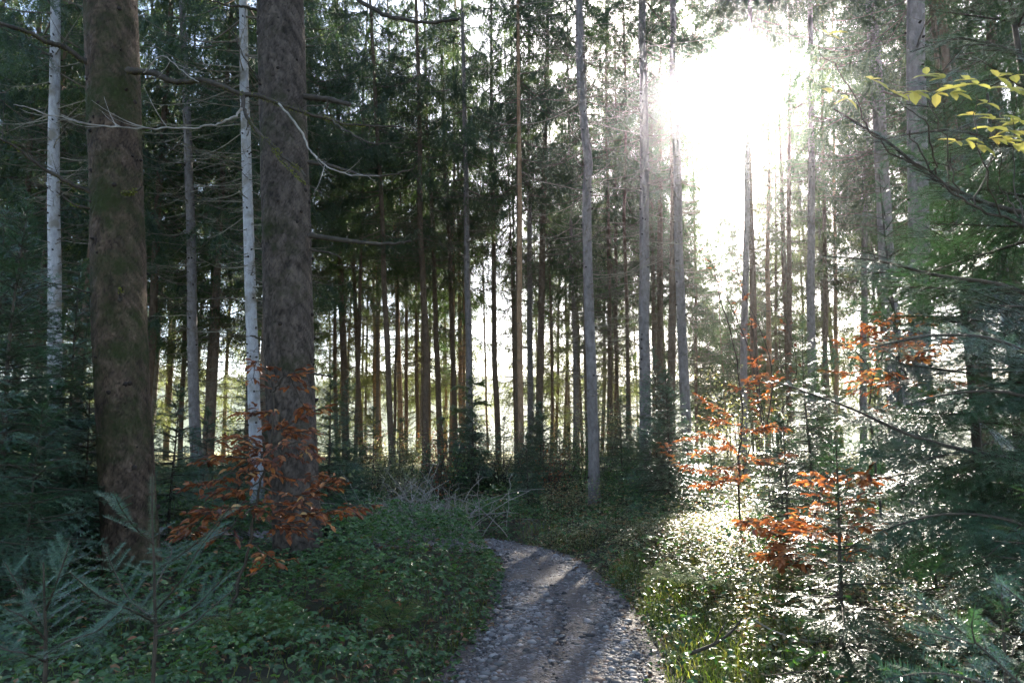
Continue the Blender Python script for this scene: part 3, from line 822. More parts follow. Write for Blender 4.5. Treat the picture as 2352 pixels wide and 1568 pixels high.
# ------------------------------------------------------------------ the stand behind
GR = {
    'left': ('slim dark spruce crowded in the deep shade behind the two thick mossy trunks', 'spruces in the dark stand behind the thick trunks'),
    'mid': ('far slim spruce with light green hanging twigs behind the row of dark trunks', 'far spruces behind the row of dark trunks'),
    'right': ('hazy spruce in the glare behind the fir branches', 'spruces in the glare behind the fir branches'),
    'gap': ('small glowing spruce low in the sunny gap beneath the sun', 'small spruces in the sunny gap'),
}
def stand(n, ulo, uhi, dlo, dhi, crowns, key, seed, avoid=(), cs=(.9, 1.12)):
    r = np.random.default_rng(seed)
    put = [(a, b) for a, b, c in TRK]
    k = 0; tries = 0
    while k < n and tries < 4000:
        tries += 1
        u = r.uniform(ulo, uhi); d = r.uniform(dlo, dhi)
        if any(a <= u <= b for a, b in avoid): continue
        x = (u - 1176) / FPX * d
        if any((x - a) ** 2 + (d - b) ** 2 < 1.5 ** 2 for a, b in put): continue
        put.append((x, d)); k += 1
        lb, gp = GR[key]
        spruce((x, d, float(hgt(np.array([x]), np.array([d]))[0])), lean=(r.normal(-.012, .012), r.normal(0, .01)), H=r.uniform(19, 23) if cs[0] > .8 else 9, r0=(r.uniform(.05, .095) if key == 'mid' else r.uniform(.08, .15)) if cs[0] > .8 else .05,
               bark=[M_brown, M_brown, M_grey, M_red if key == 'mid' else M_brown][int(r.integers(4))], crown=crowns[int(r.integers(len(crowns)))], seed=int(r.integers(900)), label=lb, group=gp,
               knots=0, dead=int(r.choice([5, 6, 7])), cs=r.uniform(*cs), sides=9)
        TRK.append((x, d, .15))

stand(46, -250, 720, 15, 34, ['low0', 'low1', 'mid0'], 'left', 41)
stand(11, 730, 1500, 26, 34, ['low1', 'mid0', 'mid1'], 'mid', 42, avoid=[(1085, 1175)])
stand(16, 1840, 2500, 15, 34, ['low1', 'mid0', 'mid1'], 'right', 43)
stand(17, 1590, 1800, 30, 41, ['gap0', 'gap1'], 'gap', 51, cs=(.6, .9))
stand(5, 1500, 1590, 27, 34, ['mid0', 'low1'], 'right', 44)
stand(6, 1185, 1420, 17, 31, ['mid1', 'thin0'], 'mid', 45)
stand(10, 150, 730, 30, 38, ['edge0', 'edge1'], 'left', 52)
stand(4, 730, 1080, 20, 32, ['mid0', 'mid1'], 'mid', 46)
stand(13, 730, 1080, 32, 41, ['edge0', 'edge1'], 'mid', 48)
stand(8, 1180, 1500, 32, 41, ['edge0', 'edge1'], 'mid', 49)
stand(7, 1790, 2050, 26, 36, ['edge0', 'edge1'], 'right', 50)
stand(4, 2050, 2500, 11, 18, ['mid0', 'mid1'], 'right', 47)

# the wood goes on behind the viewpoint and shades the fronts of the trunks
for k, (x, y) in enumerate([(-9, -5), (-5.5, -9), (-2.2, -6.5), (2.0, -8), (5.5, -5.5), (9, -8), (-12, 1.0), (12.5, .5), (0, -13), (-8, -13), (7, -13)]):
    spruce((x, y, 0), H=21, r0=.16, bark=M_brown, crown=['low0', 'low1'][k % 2], seed=900 + k, knots=0, dead=5, label='spruce of the same wood standing behind the viewpoint', group='spruces behind the viewpoint')

# ------------------------------------------------------------------ young firs
def fir_branch_axes(r, L, fine, tint, lat=.62):
    ax = []
    n = max(3, int(L / (.05 if fine else .085)))
    segs = max(2, int(L / .25))
    o = np.zeros(3); X_ = np.array([1., 0, 0]); U = np.array([0, 0, 1.])
    bend = r.uniform(-.12, .22)
    def at(t): return np.array([L * t, 0, bend * L * t * t - .05 * L * t])
    def tn(t): return nrm(np.array([1, 0, 2 * bend * t - .05]))
    for k in range(segs):
        a, b = at(k / segs), at((k + 1) / segs)
        ax.append((a, b - a, U, np.linalg.norm(b - a), tint))
    for k in range(n):
        t = (k + .5) / n
        if t > .97: continue
        ll = L * lat * (1 - t) ** .8 * (.35 + .65 * min(1, t * 3.5)) * r.uniform(.7, 1.15)
        if ll < .025: continue
        for sg in (-1, 1):
            if r.random() < .08: continue
            d = nrm(tn(t) * .62 + np.array([0, sg * .8, r.normal(-.12, .16)]))
            p0 = at(t)
            ax.append((p0, d, U, ll, tint + r.normal(0, .12)))
            if ll > .14:
                m = int(ll / (.07 if fine else .12))
                for q in range(m):
                    tq = (q + .8) / (m + .6)
                    l3 = ll * .5 * (1 - tq) * r.uniform(.7, 1.1)
                    if l3 < .025: continue
                    for s2 in (-1, 1):
                        if r.random() < .15: continue
                        sd = np.cross(U, d)
                        d3 = nrm(d * .65 + sd * s2 * .75 + np.array([0, 0, r.normal(-.05, .2)]))
                        pq = p0 + d * ll * tq; pq[2] -= .1 * ll * tq * tq
                        ax.append((pq, d3, U, l3, tint + r.normal(0, .15)))
    return ax

def rot_axes(ax, az, pitch, roll, org, sc=1.0):
    M = Matrix.Rotation(az, 3, 'Z') @ Matrix.Rotation(-pitch, 3, 'Y') @ Matrix.Rotation(roll, 3, 'X')
    M = np.array(M)
    return [(M @ a[0] * sc + org, M @ a[1], M @ a[2], a[3] * sc, a[4]) for a in ax]

def fir_crown(name, h, rmax, z0, fine, seed, mats, dz=.26, tipup=.9, nper=5, w=None, sp=None, nl=None, az_bias=None):
    r = np.random.default_rng(seed)
    lib = []
    z = z0; mb = MB(); wood = []
    allax = []
    while z < h - .05:
        f = (z - z0) / (h - z0)
        rad = rmax * (1 - f) ** .8 * (1 if f > .08 else .8)
        n = nper + int(r.integers(0, 2))
        a0 = r.uniform(0, 2 * pi)
        for k in range(n):
            L = max(.08, rad * r.uniform(.72, 1.12))
            az = a0 + k * 2 * pi / n + r.normal(0, .15)
            pt = -.22 + .95 * f ** 1.5 + r.normal(0, .10)
            ax = fir_branch_axes(r, L, fine, float(np.clip(r.normal(.42, .18), 0, 1)))
            org = np.array([0, 0, z + r.normal(0, .05)])
            allax += rot_axes(ax, az, pt, r.normal(0, .45), org)
            e = org + np.array([math.cos(az) * math.cos(pt), math.sin(az) * math.cos(pt), math.sin(pt)]) * L * .85
            tube(mb, [org, (org + e) / 2, e], [.004 + .008 * L, .003 + .004 * L, .002], 4, 1, cap=False)
        z += dz * r.uniform(.7, 1.2) * (1.15 - .5 * f)
    allax.append((np.array([0, 0, h - .25]), np.array([0, 0, 1.]), np.array([1., 0, 0]), .25, .6))
    needle_axes(mb, allax, nl or (.024 if fine else .03), sp or (.0065 if fine else .012), w or (.0034 if fine else .007), 0)
    return mb.mesh(name, mats)

FIRM = [M_fir, M_stem]
F_near = [fir_crown('crown', 5.6, 1.55, .5, True, 5, FIRM, dz=.36, nper=4, sp=.012, w=.0062, nl=.026), fir_crown('crown', 2.1, .85, .15, True, 6, FIRM, dz=.17, sp=.010, w=.005)]
F_mid = [fir_crown('crown', 3.4, 1.15, .25, False, 7, FIRM, dz=.2, nper=6, sp=.014, w=.008), fir_crown('crown', 1.7, .75, .1, False, 8, FIRM, dz=.15, nper=6, sp=.014, w=.008), fir_crown('crown', 5.2, 1.5, .6, False, 9, FIRM, dz=.26, nper=6, sp=.014, w=.008)]
F_open = fir_crown('crown', 5.2, 1.5, .6, False, 12, FIRM, dz=.42, nper=4, sp=.014, w=.0075)
F_dense = fir_crown('crown', 2.35, 1.0, .05, False, 14, FIRM, dz=.11, nper=7, sp=.016, w=.010)
F_far = [fir_crown('crown', 2.4, 1.0, .15, False, 10, FIRM, dz=.26, sp=.024, w=.014, nl=.04)]

def fir(u, d, me, label, group=None, s=1.0, rz=None, h=2., name='young_fir', x=None, lean=(0, 0), m=None):
    if x is None: x = (u - 1176) / FPX * d
    z = float(hgt(np.array([x]), np.array([d]))[0])
    t = thing(name, (x, d, z - .03), label, 'fir', group)
    t.rotation_euler = (lean[1], lean[0], rz if rz is not None else random.uniform(0, 6.28))
    c = link('crown', me, t); c.scale = (s,) * 3
    mb = MB()
    hh = h * s
    zz = np.linspace(-.1, hh * .97, 14)
    pts = np.stack([.02 * np.sin(zz * 2), .02 * np.cos(zz * 1.7), zz], -1)
    tube(mb, pts, np.linspace(.006 + .008 * hh, .003, 14), 7, 0, noise=.05)
    link('stem', mb.mesh('stem', [M_stem]), t)
    return t

fir(2225, 4.3, F_near[0], 'tall young fir whose branches fill the right side, dark stem behind the grey needled sprays', h=5.6, rz=.4, s=.74)
r2 = fir(2420, 3.4, F_near[0], 'young fir mostly cut off by the right edge, branches reaching in high up', h=5.6, s=.84, rz=2.2)
fir(2060, 6.6, F_open, 'tall fir behind the brightly lit sprays under the thick trunk with the pale edge', h=5.2, s=.76, rz=1.2)
fir(2330, 6.8, F_open, 'tall fir filling the upper right corner behind the yellow leaves', h=5.2, s=1.15, rz=3.2)
fir(1905, 3.5, F_near[1], 'knee high fir with a bare dark stem in front of the orange beech leaves', h=2.1, s=.62, rz=0.7)
r3 = fir(2270, 1.9, F_near[1], 'little fir with frosty looking tips in the bottom right corner', h=2.1, s=.50, rz=1.7)
fir(2440, 2.5, F_near[1], 'fir sapling poking in at the right edge above the bottom corner', h=2.1, s=.72, rz=2.9)
fir(1790, 6.4, F_mid[1], 'low fir with sunlit white sprays right of the lit bramble bank', h=1.7, s=.85)
fir(1780, 8.8, F_mid[1], 'low fir in the glare behind the orange leaves', h=1.7, s=.9)
fir(1530, 10.6, F_dense, 'small dark bushy fir at the foot of the big grey trunk', h=2.35, s=1.0, rz=.3)
fir(1625, 12.2, F_mid[1], 'small fir just right of the dark bushy one', h=1.7, s=.9)
fir(1240, 16.5, F_mid[1], 'small fir on a bare dark stem in the middle behind the path bend', h=1.7, s=1.25)
fir(1210, 12.6, F_mid[1], 'bluish low fir above the far end of the path', h=1.7, s=.85)
fir(1085, 14.5, F_mid[1], 'low fir in the shade left of the far path end', h=1.7, s=1.1)
fir(20, 6.2, F_mid[2], 'tall young fir with drooping branches at the left edge', h=5.2, s=.70, rz=.2)
fir(165, 7.8, F_mid[0], 'young fir filling the space left of the first thick mossy trunk', h=3.4, s=.95, rz=1.1)
fir(-60, 5.0, F_mid[0], 'fir cut off by the left edge with bluish sprays', h=3.4, s=.72, rz=2.1)
fir(100, 5.6, F_mid[1], 'low fir in deep shade in front of the left edge firs', h=1.7, s=1.0)
fir(410, 8.4, F_mid[1], 'thin fir with a dark stem between the two thick trunks', h=1.7, s=1.15)
fir(760, 9.5, F_mid[0], 'slim fir rising beside the right side of the scaly thick trunk', h=3.4, s=.72, rz=.9)
fir(800, 12.5, F_mid[0], 'dark fir behind the low fir beside the scaly thick trunk', h=3.4, s=.72)
fir(860, 15.5, F_mid[1], 'small fir in half light left of the tangle of dry twigs', h=1.7, s=1.2)
fir(480, 11.5, F_mid[1], 'small fir in the gap behind the beech sapling', h=1.7, s=1.15)
fir(560, 9.0, F_mid[1], 'low fir in front of the pale trunk beside the scaly one', h=1.7, s=.8)

def thicket(n, u0, u1, d0, d1, kinds, label, group, seed, s0=.5, s1=1.0, near_path=.3):
    r = np.random.default_rng(seed); k = 0
    while k < n:
        u = r.uniform(u0, u1); dd = r.uniform(d0, d1); x = (u - 1176) / FPX * dd
        if pdist([x], [dd])[0] < near_path + .4: continue
        q = kinds[int(r.integers(len(kinds)))]
        fir(u, dd, q[0], label, group, s=r.uniform(s0, s1), h=q[1]); k += 1


K1 = (F_mid[1], 1.7); K0 = (F_mid[0], 3.4)
thicket(16, 880, 1560, 12, 19, [K1, K1, K0], 'small dark fir in the thicket between the path bend and the row of trunks', 'small firs behind the path bend', 1, .6, 1.15)
thicket(9, 1790, 2350, 10, 16, [K1, K0], 'silvery sunlit fir in the thicket right of the bright bank', 'sunlit firs right of the bank', 2, .5, .95)
thicket(14, 360, 860, 9, 17, [K1, K1, K0], 'small shaded fir in the undergrowth between and behind the thick trunks', 'small firs behind the thick trunks', 3, .5, .95)
thicket(10, -150, 215, 5.4, 9.5, [K0, K1], 'bushy fir in the mass of young firs at the left edge', 'young firs massed at the left edge', 4, .75, 1.15)

def bough(t, px, d0, d1, lat, rad, seed, tint=.4, upv=(0, -.5, .85), nl=.022, sp=.005, w=.0026):
    r = np.random.default_rng(seed)
    ds = np.linspace(d0, d1, len(px))
    M = np.array(t.matrix_basis.inverted())
    pts = resample(np.array([P(a, c, q) for (a, c), q in zip(px, ds)]), 8 * len(px))
    n = len(pts); L = np.concatenate([[0], np.cumsum(np.linalg.norm(np.diff(pts, axis=0), axis=1))])
    mb = MB(); tube(mb, pts, np.linspace(rad, rad * .25, n), 7, 1, noise=.08)
    up = nrm(np.array(upv, float)); ax = []
    for k in range(n - 1):
        ax.append((pts[k], pts[k + 1] - pts[k], up, L[k + 1] - L[k], tint))
    q = .03
    while q < L[-1] - .02:
        p0 = np.array([np.interp(q, L, pts[:, c]) for c in range(3)]); i = min(int(np.searchsorted(L, q)), n - 2); tv = nrm(pts[i + 1] - pts[i])
        f = q / L[-1]; ll = lat * (1 - f) ** .7 * (.5 + .5 * min(1, f * 4)) + .03
        sd = nrm(np.cross(tv, up))
        for sg in (-1, 1):
            if r.random() < .15: continue
            l1 = ll * r.uniform(.6, 1.15); d = nrm(tv * .62 + sd * sg * .8 + np.array([0, 0, r.normal(-.08, .12)]))
            ax.append((p0, d, up, l1, float(np.clip(tint + r.normal(0, .18), 0, 1))))
            m = int(l1 / .055)
            for z in range(m):
                g = (z + .8) / (m + .6); l2 = l1 * .5 * (1 - g) * r.uniform(.7, 1.15)
                if l2 < .018: continue
                s2 = nrm(np.cross(d, up))
                for sh in (-1, 1):
                    pq = p0 + d * l1 * g; pq[2] -= .1 * l1 * g * g
                    ax.append((pq, nrm(d * .65 + s2 * sh * .75 + r.normal(0, .1, 3)), up, l2, float(np.clip(tint + r.normal(0, .2), 0, 1))))
        q += r.uniform(.035, .06)
    needle_axes(mb, ax, nl, sp, w, 0, stem=.0016)
    for i in range(len(mb.V)):
        v = mb.V[i]; mb.V[i] = np.concatenate([v, np.ones((len(v), 1))], 1) @ M.T[:, :3]
    link('branch', mb.mesh('branch', [M_fir, M_stem]), t)


bpy.context.view_layer.update()
bough(r2, [(2420, 500), (2300, 478), (2200, 440), (2130, 400), (2050, 335), (1980, 290), (1915, 250)], 3.0, 3.1, .34, .014, 1, .35)
bough(r2, [(2420, 700), (2300, 655), (2150, 632), (2020, 600), (1890, 588)], 2.9, 3.1, .30, .012, 2, .45, (0, -.35, .93))
bough(r2, [(2400, 830), (2280, 780), (2160, 770), (2060, 785), (2000, 800)], 2.2, 2.2, .22, .009, 3, .85)
bough(r2, [(2420, 1060), (2300, 1048), (2200, 1030), (2080, 995), (1960, 940), (1850, 900), (1770, 872)], 3.1, 3.9, .36, .013, 4, .3, (0, -.3, .95))
bough(r2, [(2420, 350), (2300, 330), (2200, 300), (2080, 310), (2000, 330)], 3.3, 3.6, .32, .012, 5, .5)
bough(r2, [(2420, 160), (2300, 110), (2200, 90), (2090, 120)], 3.2, 3.4, .34, .012, 6, .7)
bough(r2, [(2420, 930), (2300, 900), (2180, 905), (2080, 930)], 2.8, 3.1, .30, .010, 7, .3)
bough(r2, [(2420, 1230), (2300, 1190), (2180, 1180), (2080, 1200), (2000, 1230)], 3.0, 3.4, .32, .010, 8, .3)
K3 = dict(nl=.023, sp=.0042, w=.0022)
bough(r3, [(2352, 1580), (2300, 1530), (2240, 1475), (2160, 1415), (2078, 1352)], 1.5, 1.55, .08, .0045, 11, .55, (.25, -.6, .75), **K3)
bough(r3, [(2240, 1476), (2232, 1440), (2238, 1400)], 1.5, 1.5, .02, .003, 12, .6, (.1, -.9, .3), **K3)
bough(r3, [(2235, 1478), (2170, 1462), (2110, 1448), (2080, 1440)], 1.5, 1.5, .03, .003, 13, .5, (0, -.6, .8), **K3)
bough(r3, [(2330, 1600), (2230, 1560), (2130, 1545), (2030, 1560)], 1.45, 1.45, .06, .004, 14, .5, (0, -.6, .8), **K3)
bough(r3, [(2400, 1420), (2352, 1385), (2310, 1350), (2290, 1340)], 1.5, 1.5, .05, .004, 15, .4, (.2, -.6, .75), **K3)

# open sapling in the bottom left with long bare-tipped shoots
def open_sapling(u, v, d, shoots, label):
    base = P(u, v, d); z = float(hgt(base[:1], base[1:2])[0]); base = np.array([base[0], d, z - .02])
    t = thing('fir_sapling', base, label, 'fir sapling')
    mb = MB(); ax = []
    ms = MB()
    top = None
    for sh in shoots:
        pts = resample(np.array([P(a, b, d + c) for a, b, c in sh]) - base, 10)
        if top is None:
            pts = np.concatenate([[np.zeros(3)], pts]) if pts[0][2] > .05 else pts
            tube(ms, pts, np.linspace(.009, .003, len(pts)), 6, 0)
            top = 1
        else:
            tube(mb, pts, np.linspace(.0045, .0018, len(pts)), 5, 1)
        for k in range(1, len(pts) - 1):
            a = pts[k]; b = pts[k + 1]
            up = np.array([0, -.35, 1.])
            ax.append((a, b - a, up, np.linalg.norm(b - a), random.uniform(.2, .8)))
            if top and len(sh) > 2 and k < 8 and random.random() < .7:
                tv = nrm(b - a); sd = nrm(np.cross(tv, up))
                for sg in (-1, 1):
                    ax.append((a, tv * .6 + sd * sg * .8, up, .06 + .14 * (1 - k / 10), random.uniform(.2, .8)))
    needle_axes(mb, ax, .023, .0050, .0026, 0, stem=.0018)
    link('stem', ms.mesh('stem', [M_stem]), t)
    link('needle_shoots', mb.mesh('needle_shoots', [M_firb, M_stem]), t)
    return t

open_sapling(358, 1480, 2.9, [
    [(358, 1450, 0), (356, 1400, 0), (354, 1300, 0), (350, 1200, 0), (350, 1090, 0)],
    [(354, 1250, 0), (310, 1210, -.1), (280, 1170, -.15), (262, 1130, -.2)],
    [(356, 1310, 0), (420, 1270, -.1), (480, 1220, -.2), (540, 1150, -.3)],
    [(358, 1400, 0), (410, 1340, -.2), (450, 1270, -.25), (505, 1200, -.3)],
    [(358, 1430, 0), (300, 1400, -.2), (230, 1370, -.3), (155, 1310, -.4)],
    [(358, 1420, 0), (300, 1380, .1), (262, 1310, .1), (240, 1255, .1)],
    [(356, 1350, 0), (380, 1300, .3), (395, 1260, .4), (372, 1245, .5)],
    [(358, 1440, 0), (440, 1400, -.2), (490, 1350, -.2), (545, 1290, -.3)],
    [(358, 1460, 0), (430, 1440, -.3), (480, 1400, -.3), (540, 1350, -.3)]], 'open grown fir sapling with long bare tipped shoots in front of the mossy trunk foot')
open_sapling(105, 1530, 2.6, [
    [(105, 1530, 0), (105, 1450, 0), (102, 1380, 0), (100, 1290, 0)],
    [(105, 1400, 0), (125, 1350, -.1), (150, 1280, -.1), (160, 1240, -.1)],
    [(105, 1470, 0), (60, 1420, -.1), (20, 1400, -.1), (-30, 1360, -.2)],
    [(105, 1500, 0), (160, 1470, -.2), (220, 1450, -.2), (280, 1400, -.2)],
    [(105, 1440, 0), (70, 1380, .2), (40, 1340, .2), (10, 1290, .2)],
    [(105, 1520, 0), (60, 1500, -.2), (10, 1490, -.2), (-40, 1450, -.2)]], 'small fir sapling in the bottom left corner')

# ------------------------------------------------------------------ broadleaf saplings
def leafy(name, base, stems, label, cat, m, ll=(.045, .075), sp=.035, seed=1, stem_m=None, tint=(.5, .25), twig=.12, group=None, flat=1.0, wr=.55, r0=.008, part='leaves'):
    r = np.random.default_rng(seed)
    t = thing(name, base, label, cat, group)
    ms = MB(); ml = MB()
    Pp = []; U = []; N = []; L = []
    for k, (pts, rad, leafy_) in enumerate(stems):
        pts = np.asarray(pts) - base
        n = max(8, len(pts) * 5)
        pts = resample(pts, n)
        ln = np.linalg.norm(np.diff(pts, axis=0), axis=1).sum()
        pts[1:-1] += r.normal(0, .006, (n - 2, 3))
        tube(ms, pts, np.linspace(rad, rad * .3, n), 6, 0)
        if not leafy_: continue
        m_ = int(ln / sp)
        for q in range(m_):
            f = r.uniform(.12, 1.0); i = min(int(f * (n - 1)), n - 2)
            p0 = pts[i]; tv = nrm(pts[i + 1] - pts[i])
            sd = nrm(np.cross(tv, [0, 0, 1.]))
            d = nrm(tv * .6 + sd * r.choice([-1, 1]) * r.uniform(.5, 1.1) + np.array([0, 0, r.normal(.0, .2)]))
            l = twig * r.uniform(.2, 1.3) * (1.2 - f * .6)
            e = p0 + d * l
            tube(ms, [p0, e], [.0016, .0009], 3, 0, cap=False)
            for g in range(1 + int(l / .035)):
                w = (g + 1) / (1 + int(l / .035))
                Pp.append(p0 + d * l * w)
                U.append(nrm(d + np.cross(d, [0, 0, 1.]) * r.uniform(-1.1, 1.1) + np.array([0, 0, r.normal(-.25, .3)])))
                N.append(nrm(np.array([r.normal(0, .38), r.normal(0, .38), flat])))
                L.append(r.uniform(*ll))
    link('stem', ms.mesh('stem', [stem_m or M_stem]), t)
    if Pp:
        leaves(ml, np.array(Pp), np.array(U), np.array(N), np.array(L), wr, 0, np.clip(r.normal(*tint, len(Pp)), 0, 1), fold=.25)
        link(part, ml.mesh(part, [m]), t)
    return t

def S_(px, d, j=0.0, seed=0):
    r = np.random.default_rng(seed)
    return [P(a, b, d + (r.normal(0, j) if k else 0)) for k, (a, b) in enumerate(px)]

def onground(u, d):
    x = (u - 1176) / FPX * d
    return np.array([x, d, float(hgt(np.array([x]), np.array([d]))[0])])

d = 5.3
b = onground(546, d)
main = [b] + [P(a, v, d) for a, v in [(548, 1330), (575, 1250), (590, 1150), (608, 1080), (624, 1000), (628, 920), (612, 850), (600, 790)]]
br = [[(625, 1000), (680, 965), (742, 935)], [(620, 1040), (690, 1015), (745, 1062)], [(610, 1080), (540, 1085), (500, 1100), (436, 1122)], [(628, 950), (590, 945), (558, 962)],
      [(598, 1150), (700, 1172), (780, 1170), (852, 1157)], [(596, 1150), (530, 1170), (480, 1180), (428, 1232)], [(628, 900), (660, 862), (700, 942)], [(610, 1080), (660, 1100), (736, 1088)],
      [(588, 1190), (680, 1215), (740, 1200)], [(615, 1060), (530, 1048), (466, 1062)], [(575, 1250), (620, 1285), (604, 1302)], [(600, 1120), (680, 1140), (740, 1120), (760, 1090)],
      [(592, 1160), (540, 1200), (500, 1240)], [(612, 1060), (570, 1010), (540, 1000)], [(622, 1020), (660, 1050), (700, 1040)], [(590, 1170), (660, 1180), (720, 1180), (800, 1180)],
      [(620, 1010), (580, 1080), (520, 1130)], [(606, 1090), (560, 1130), (480, 1140)], [(625, 970), (650, 990), (720, 990)], [(612, 850), (590, 830), (580, 880)]]
st = [(main, .013, False)] + [(S_(x, d, .28, 50 + k), .0065, True) for k, x in enumerate(br)]
leafy('beech_sapling', b, st, 'beech sapling with rust red and orange leaves in front of the scaly thick trunk', 'sapling', M_beech, (.038, .078), .036, 3, tint=(.42, .28), twig=.17)

b = onground(1690, 7.2)
m2 = [b] + [P(a, v, 7.2) for a, v in [(1695, 1080), (1705, 960), (1690, 820), (1660, 700), (1640, 620)]]
br = [[(1700, 1040), (1640, 1000), (1560, 1010)], [(1700, 960), (1650, 940), (1600, 905)], [(1702, 1060), (1650, 1080), (1570, 1070), (1520, 1015)], [(1700, 1000), (1760, 980), (1800, 990)],
      [(1704, 940), (1760, 900), (1780, 870)], [(1700, 1090), (1650, 1110), (1600, 1120)], [(1700, 1050), (1760, 1060), (1820, 1040)], [(1700, 980), (1660, 970), (1620, 960)], [(1700, 900), (1720, 880), (1740, 860)],
      [(1700, 1020), (1660, 1030), (1590, 1040)]]
leafy('beech_sapling', b, [(m2, .012, False)] + [(S_(x, 7.2, .35, 70 + k), .005, True) for k, x in enumerate(br)], 'beech sapling with glowing orange twigs below the close pair of trunks', 'sapling', M_beech, (.04, .07), .022, 4, tint=(.62, .25), twig=.12)

b = onground(1860, 4.9)
m3 = [b] + [P(a, v, 4.9) for a, v in [(1855, 1330), (1850, 1250), (1880, 1160), (1900, 1080)]]
br = [[(1850, 1250), (1790, 1205), (1700, 1195)], [(1850, 1260), (1800, 1250), (1740, 1245)], [(1852, 1240), (1900, 1215), (1960, 1220)], [(1850, 1255), (1830, 1220), (1780, 1190)], [(1870, 1180), (1930, 1160), (1990, 1180)],
      [(1880, 1150), (1900, 1110), (1860, 1090)], [(1852, 1270), (1800, 1275), (1760, 1275)], [(1850, 1230), (1860, 1200), (1840, 1185)], [(1890, 1120), (1950, 1090), (2000, 1110)], [(1850, 1255), (1770, 1225), (1720, 1215)], [(1852, 1265), (1830, 1290), (1800, 1300)]]
leafy('beech_sapling', b, [(m3, .012, False)] + [(S_(x, 4.9, .22, 90 + k), .005, True) for k, x in enumerate(br)], 'beech sapling with a flat spray of bright orange leaves over the lit bank', 'sapling', M_beech, (.045, .08), .019, 5, tint=(.72, .2), twig=.12)

b = onground(1935, 3.9)
m7 = [b] + [P(a, v, 3.9) for a, v in [(1930, 1400), (1925, 1280), (1930, 1180), (1945, 1090)]]
br = [[(1925, 1200), (1890, 1150), (1860, 1100)], [(1930, 1180), (1960, 1150), (1995, 1135)], [(1928, 1220), (1960, 1210), (2010, 1215)], [(1926, 1240), (1890, 1225), (1850, 1225)], [(1935, 1140), (1910, 1100), (1890, 1080)], [(1940, 1120), (1975, 1095), (2010, 1090)], [(1925, 1270), (1965, 1260), (1990, 1275)]]
leafy('beech_sapling', b, [(m7, .010, False)] + [(S_(x, 3.9, .2, 170 + k), .0045, True) for k, x in enumerate(br)], 'beech sapling with rust orange leaves half hidden in the dark fir branches', 'sapling', M_beech, (.035, .065), .026, 15, tint=(.6, .25), twig=.11)

b = onground(2120, 5.0)
m8 = [b] + [P(a, v, 5.0) for a, v in [(2110, 1000), (2090, 900), (2070, 820)]]
br = [[(2090, 900), (2040, 860), (1990, 850)], [(2080, 860), (2030, 800), (1970, 770)], [(2075, 840), (2130, 800), (2170, 770)], [(2095, 920), (2150, 890), (2200, 880)], [(2070, 830), (2060, 770), (2030, 720)], [(2085, 880), (2020, 890), (1960, 900)], [(2100, 960), (2050, 940), (2000, 950)]]
leafy('beech_sapling', b, [(m8, .010, False)] + [(S_(x, 5.0, .25, 190 + k), .0045, True) for k, x in enumerate(br)], 'beech sapling scattering orange leaves across the upper fir branches', 'sapling', M_beech, (.035, .065), .034, 16, tint=(.55, .25), twig=.13)

b = onground(2010, 5.6)
m4 = [b] + [P(a, v, 5.6) for a, v in [(2010, 1050), (2000, 900), (2030, 800), (2060, 740), (2000, 560)]]
br = [[(2000, 850), (1960, 800), (1930, 790)], [(2030, 790), (2100, 760), (2140, 740)], [(2010, 800), (2060, 780), (2090, 800)], [(2000, 760), (2040, 735), (2110, 725)], [(2005, 880), (1950, 860), (1900, 850)]]
leafy('beech_sapling', b, [(m4, .011, False)] + [(S_(x, 5.6, .2, 110 + k), .005, True) for k, x in enumerate(br)], 'beech sapling showing orange leaves high among the fir branches', 'sapling', M_beech, (.04, .07), .026, 6, tint=(.7, .2), twig=.11)

b = onground(1760, 8.6)
thin = [[(1755, 1000), (1720, 800), (1650, 640), (1620, 560)], [(1762, 980), (1770, 830), (1700, 650), (1690, 560)], [(1758, 1000), (1830, 860), (1800, 720)], [(1756, 990), (1740, 850), (1725, 720)]]
leafy('beech_sapling', b, [([b, P(1758, 1010, 8.6)], .010, False)] + [(S_(x, 8.6, .2, 120 + k), .008, True) for k, x in enumerate(thin)], 'thin many stemmed beech with a few brown leaves in front of the sunny gap', 'sapling', M_beech, (.04, .07), .09, 7, tint=(.35, .25), twig=.10)

b = onground(1075, 17.5)
m5 = [b] + [P(a, v, 17.5) for a, v in [(1076, 1100), (1080, 960), (1078, 860)]]
br = [[(1077, 960), (1060, 945), (1045, 940)], [(1078, 930), (1095, 920), (1110, 925)], [(1077, 900), (1062, 890), (1050, 885)], [(1078, 890), (1092, 880), (1100, 880)], [(1076, 990), (1050, 985)], [(1076, 1000), (1105, 990)], [(1077, 1040), (1050, 1030)], [(1077, 1050), (1110, 1040)]]
leafy('maple_sapling', b, [(m5, .012, False)] + [(S_(x, 17.5, .25, 140 + k), .006, True) for k, x in enumerate(br)], 'spindly sapling with dark round leaves against the bright gap', 'sapling', M_lit, (.10, .15), .10, 8, tint=(.25, .15), twig=.25, wr=.8)

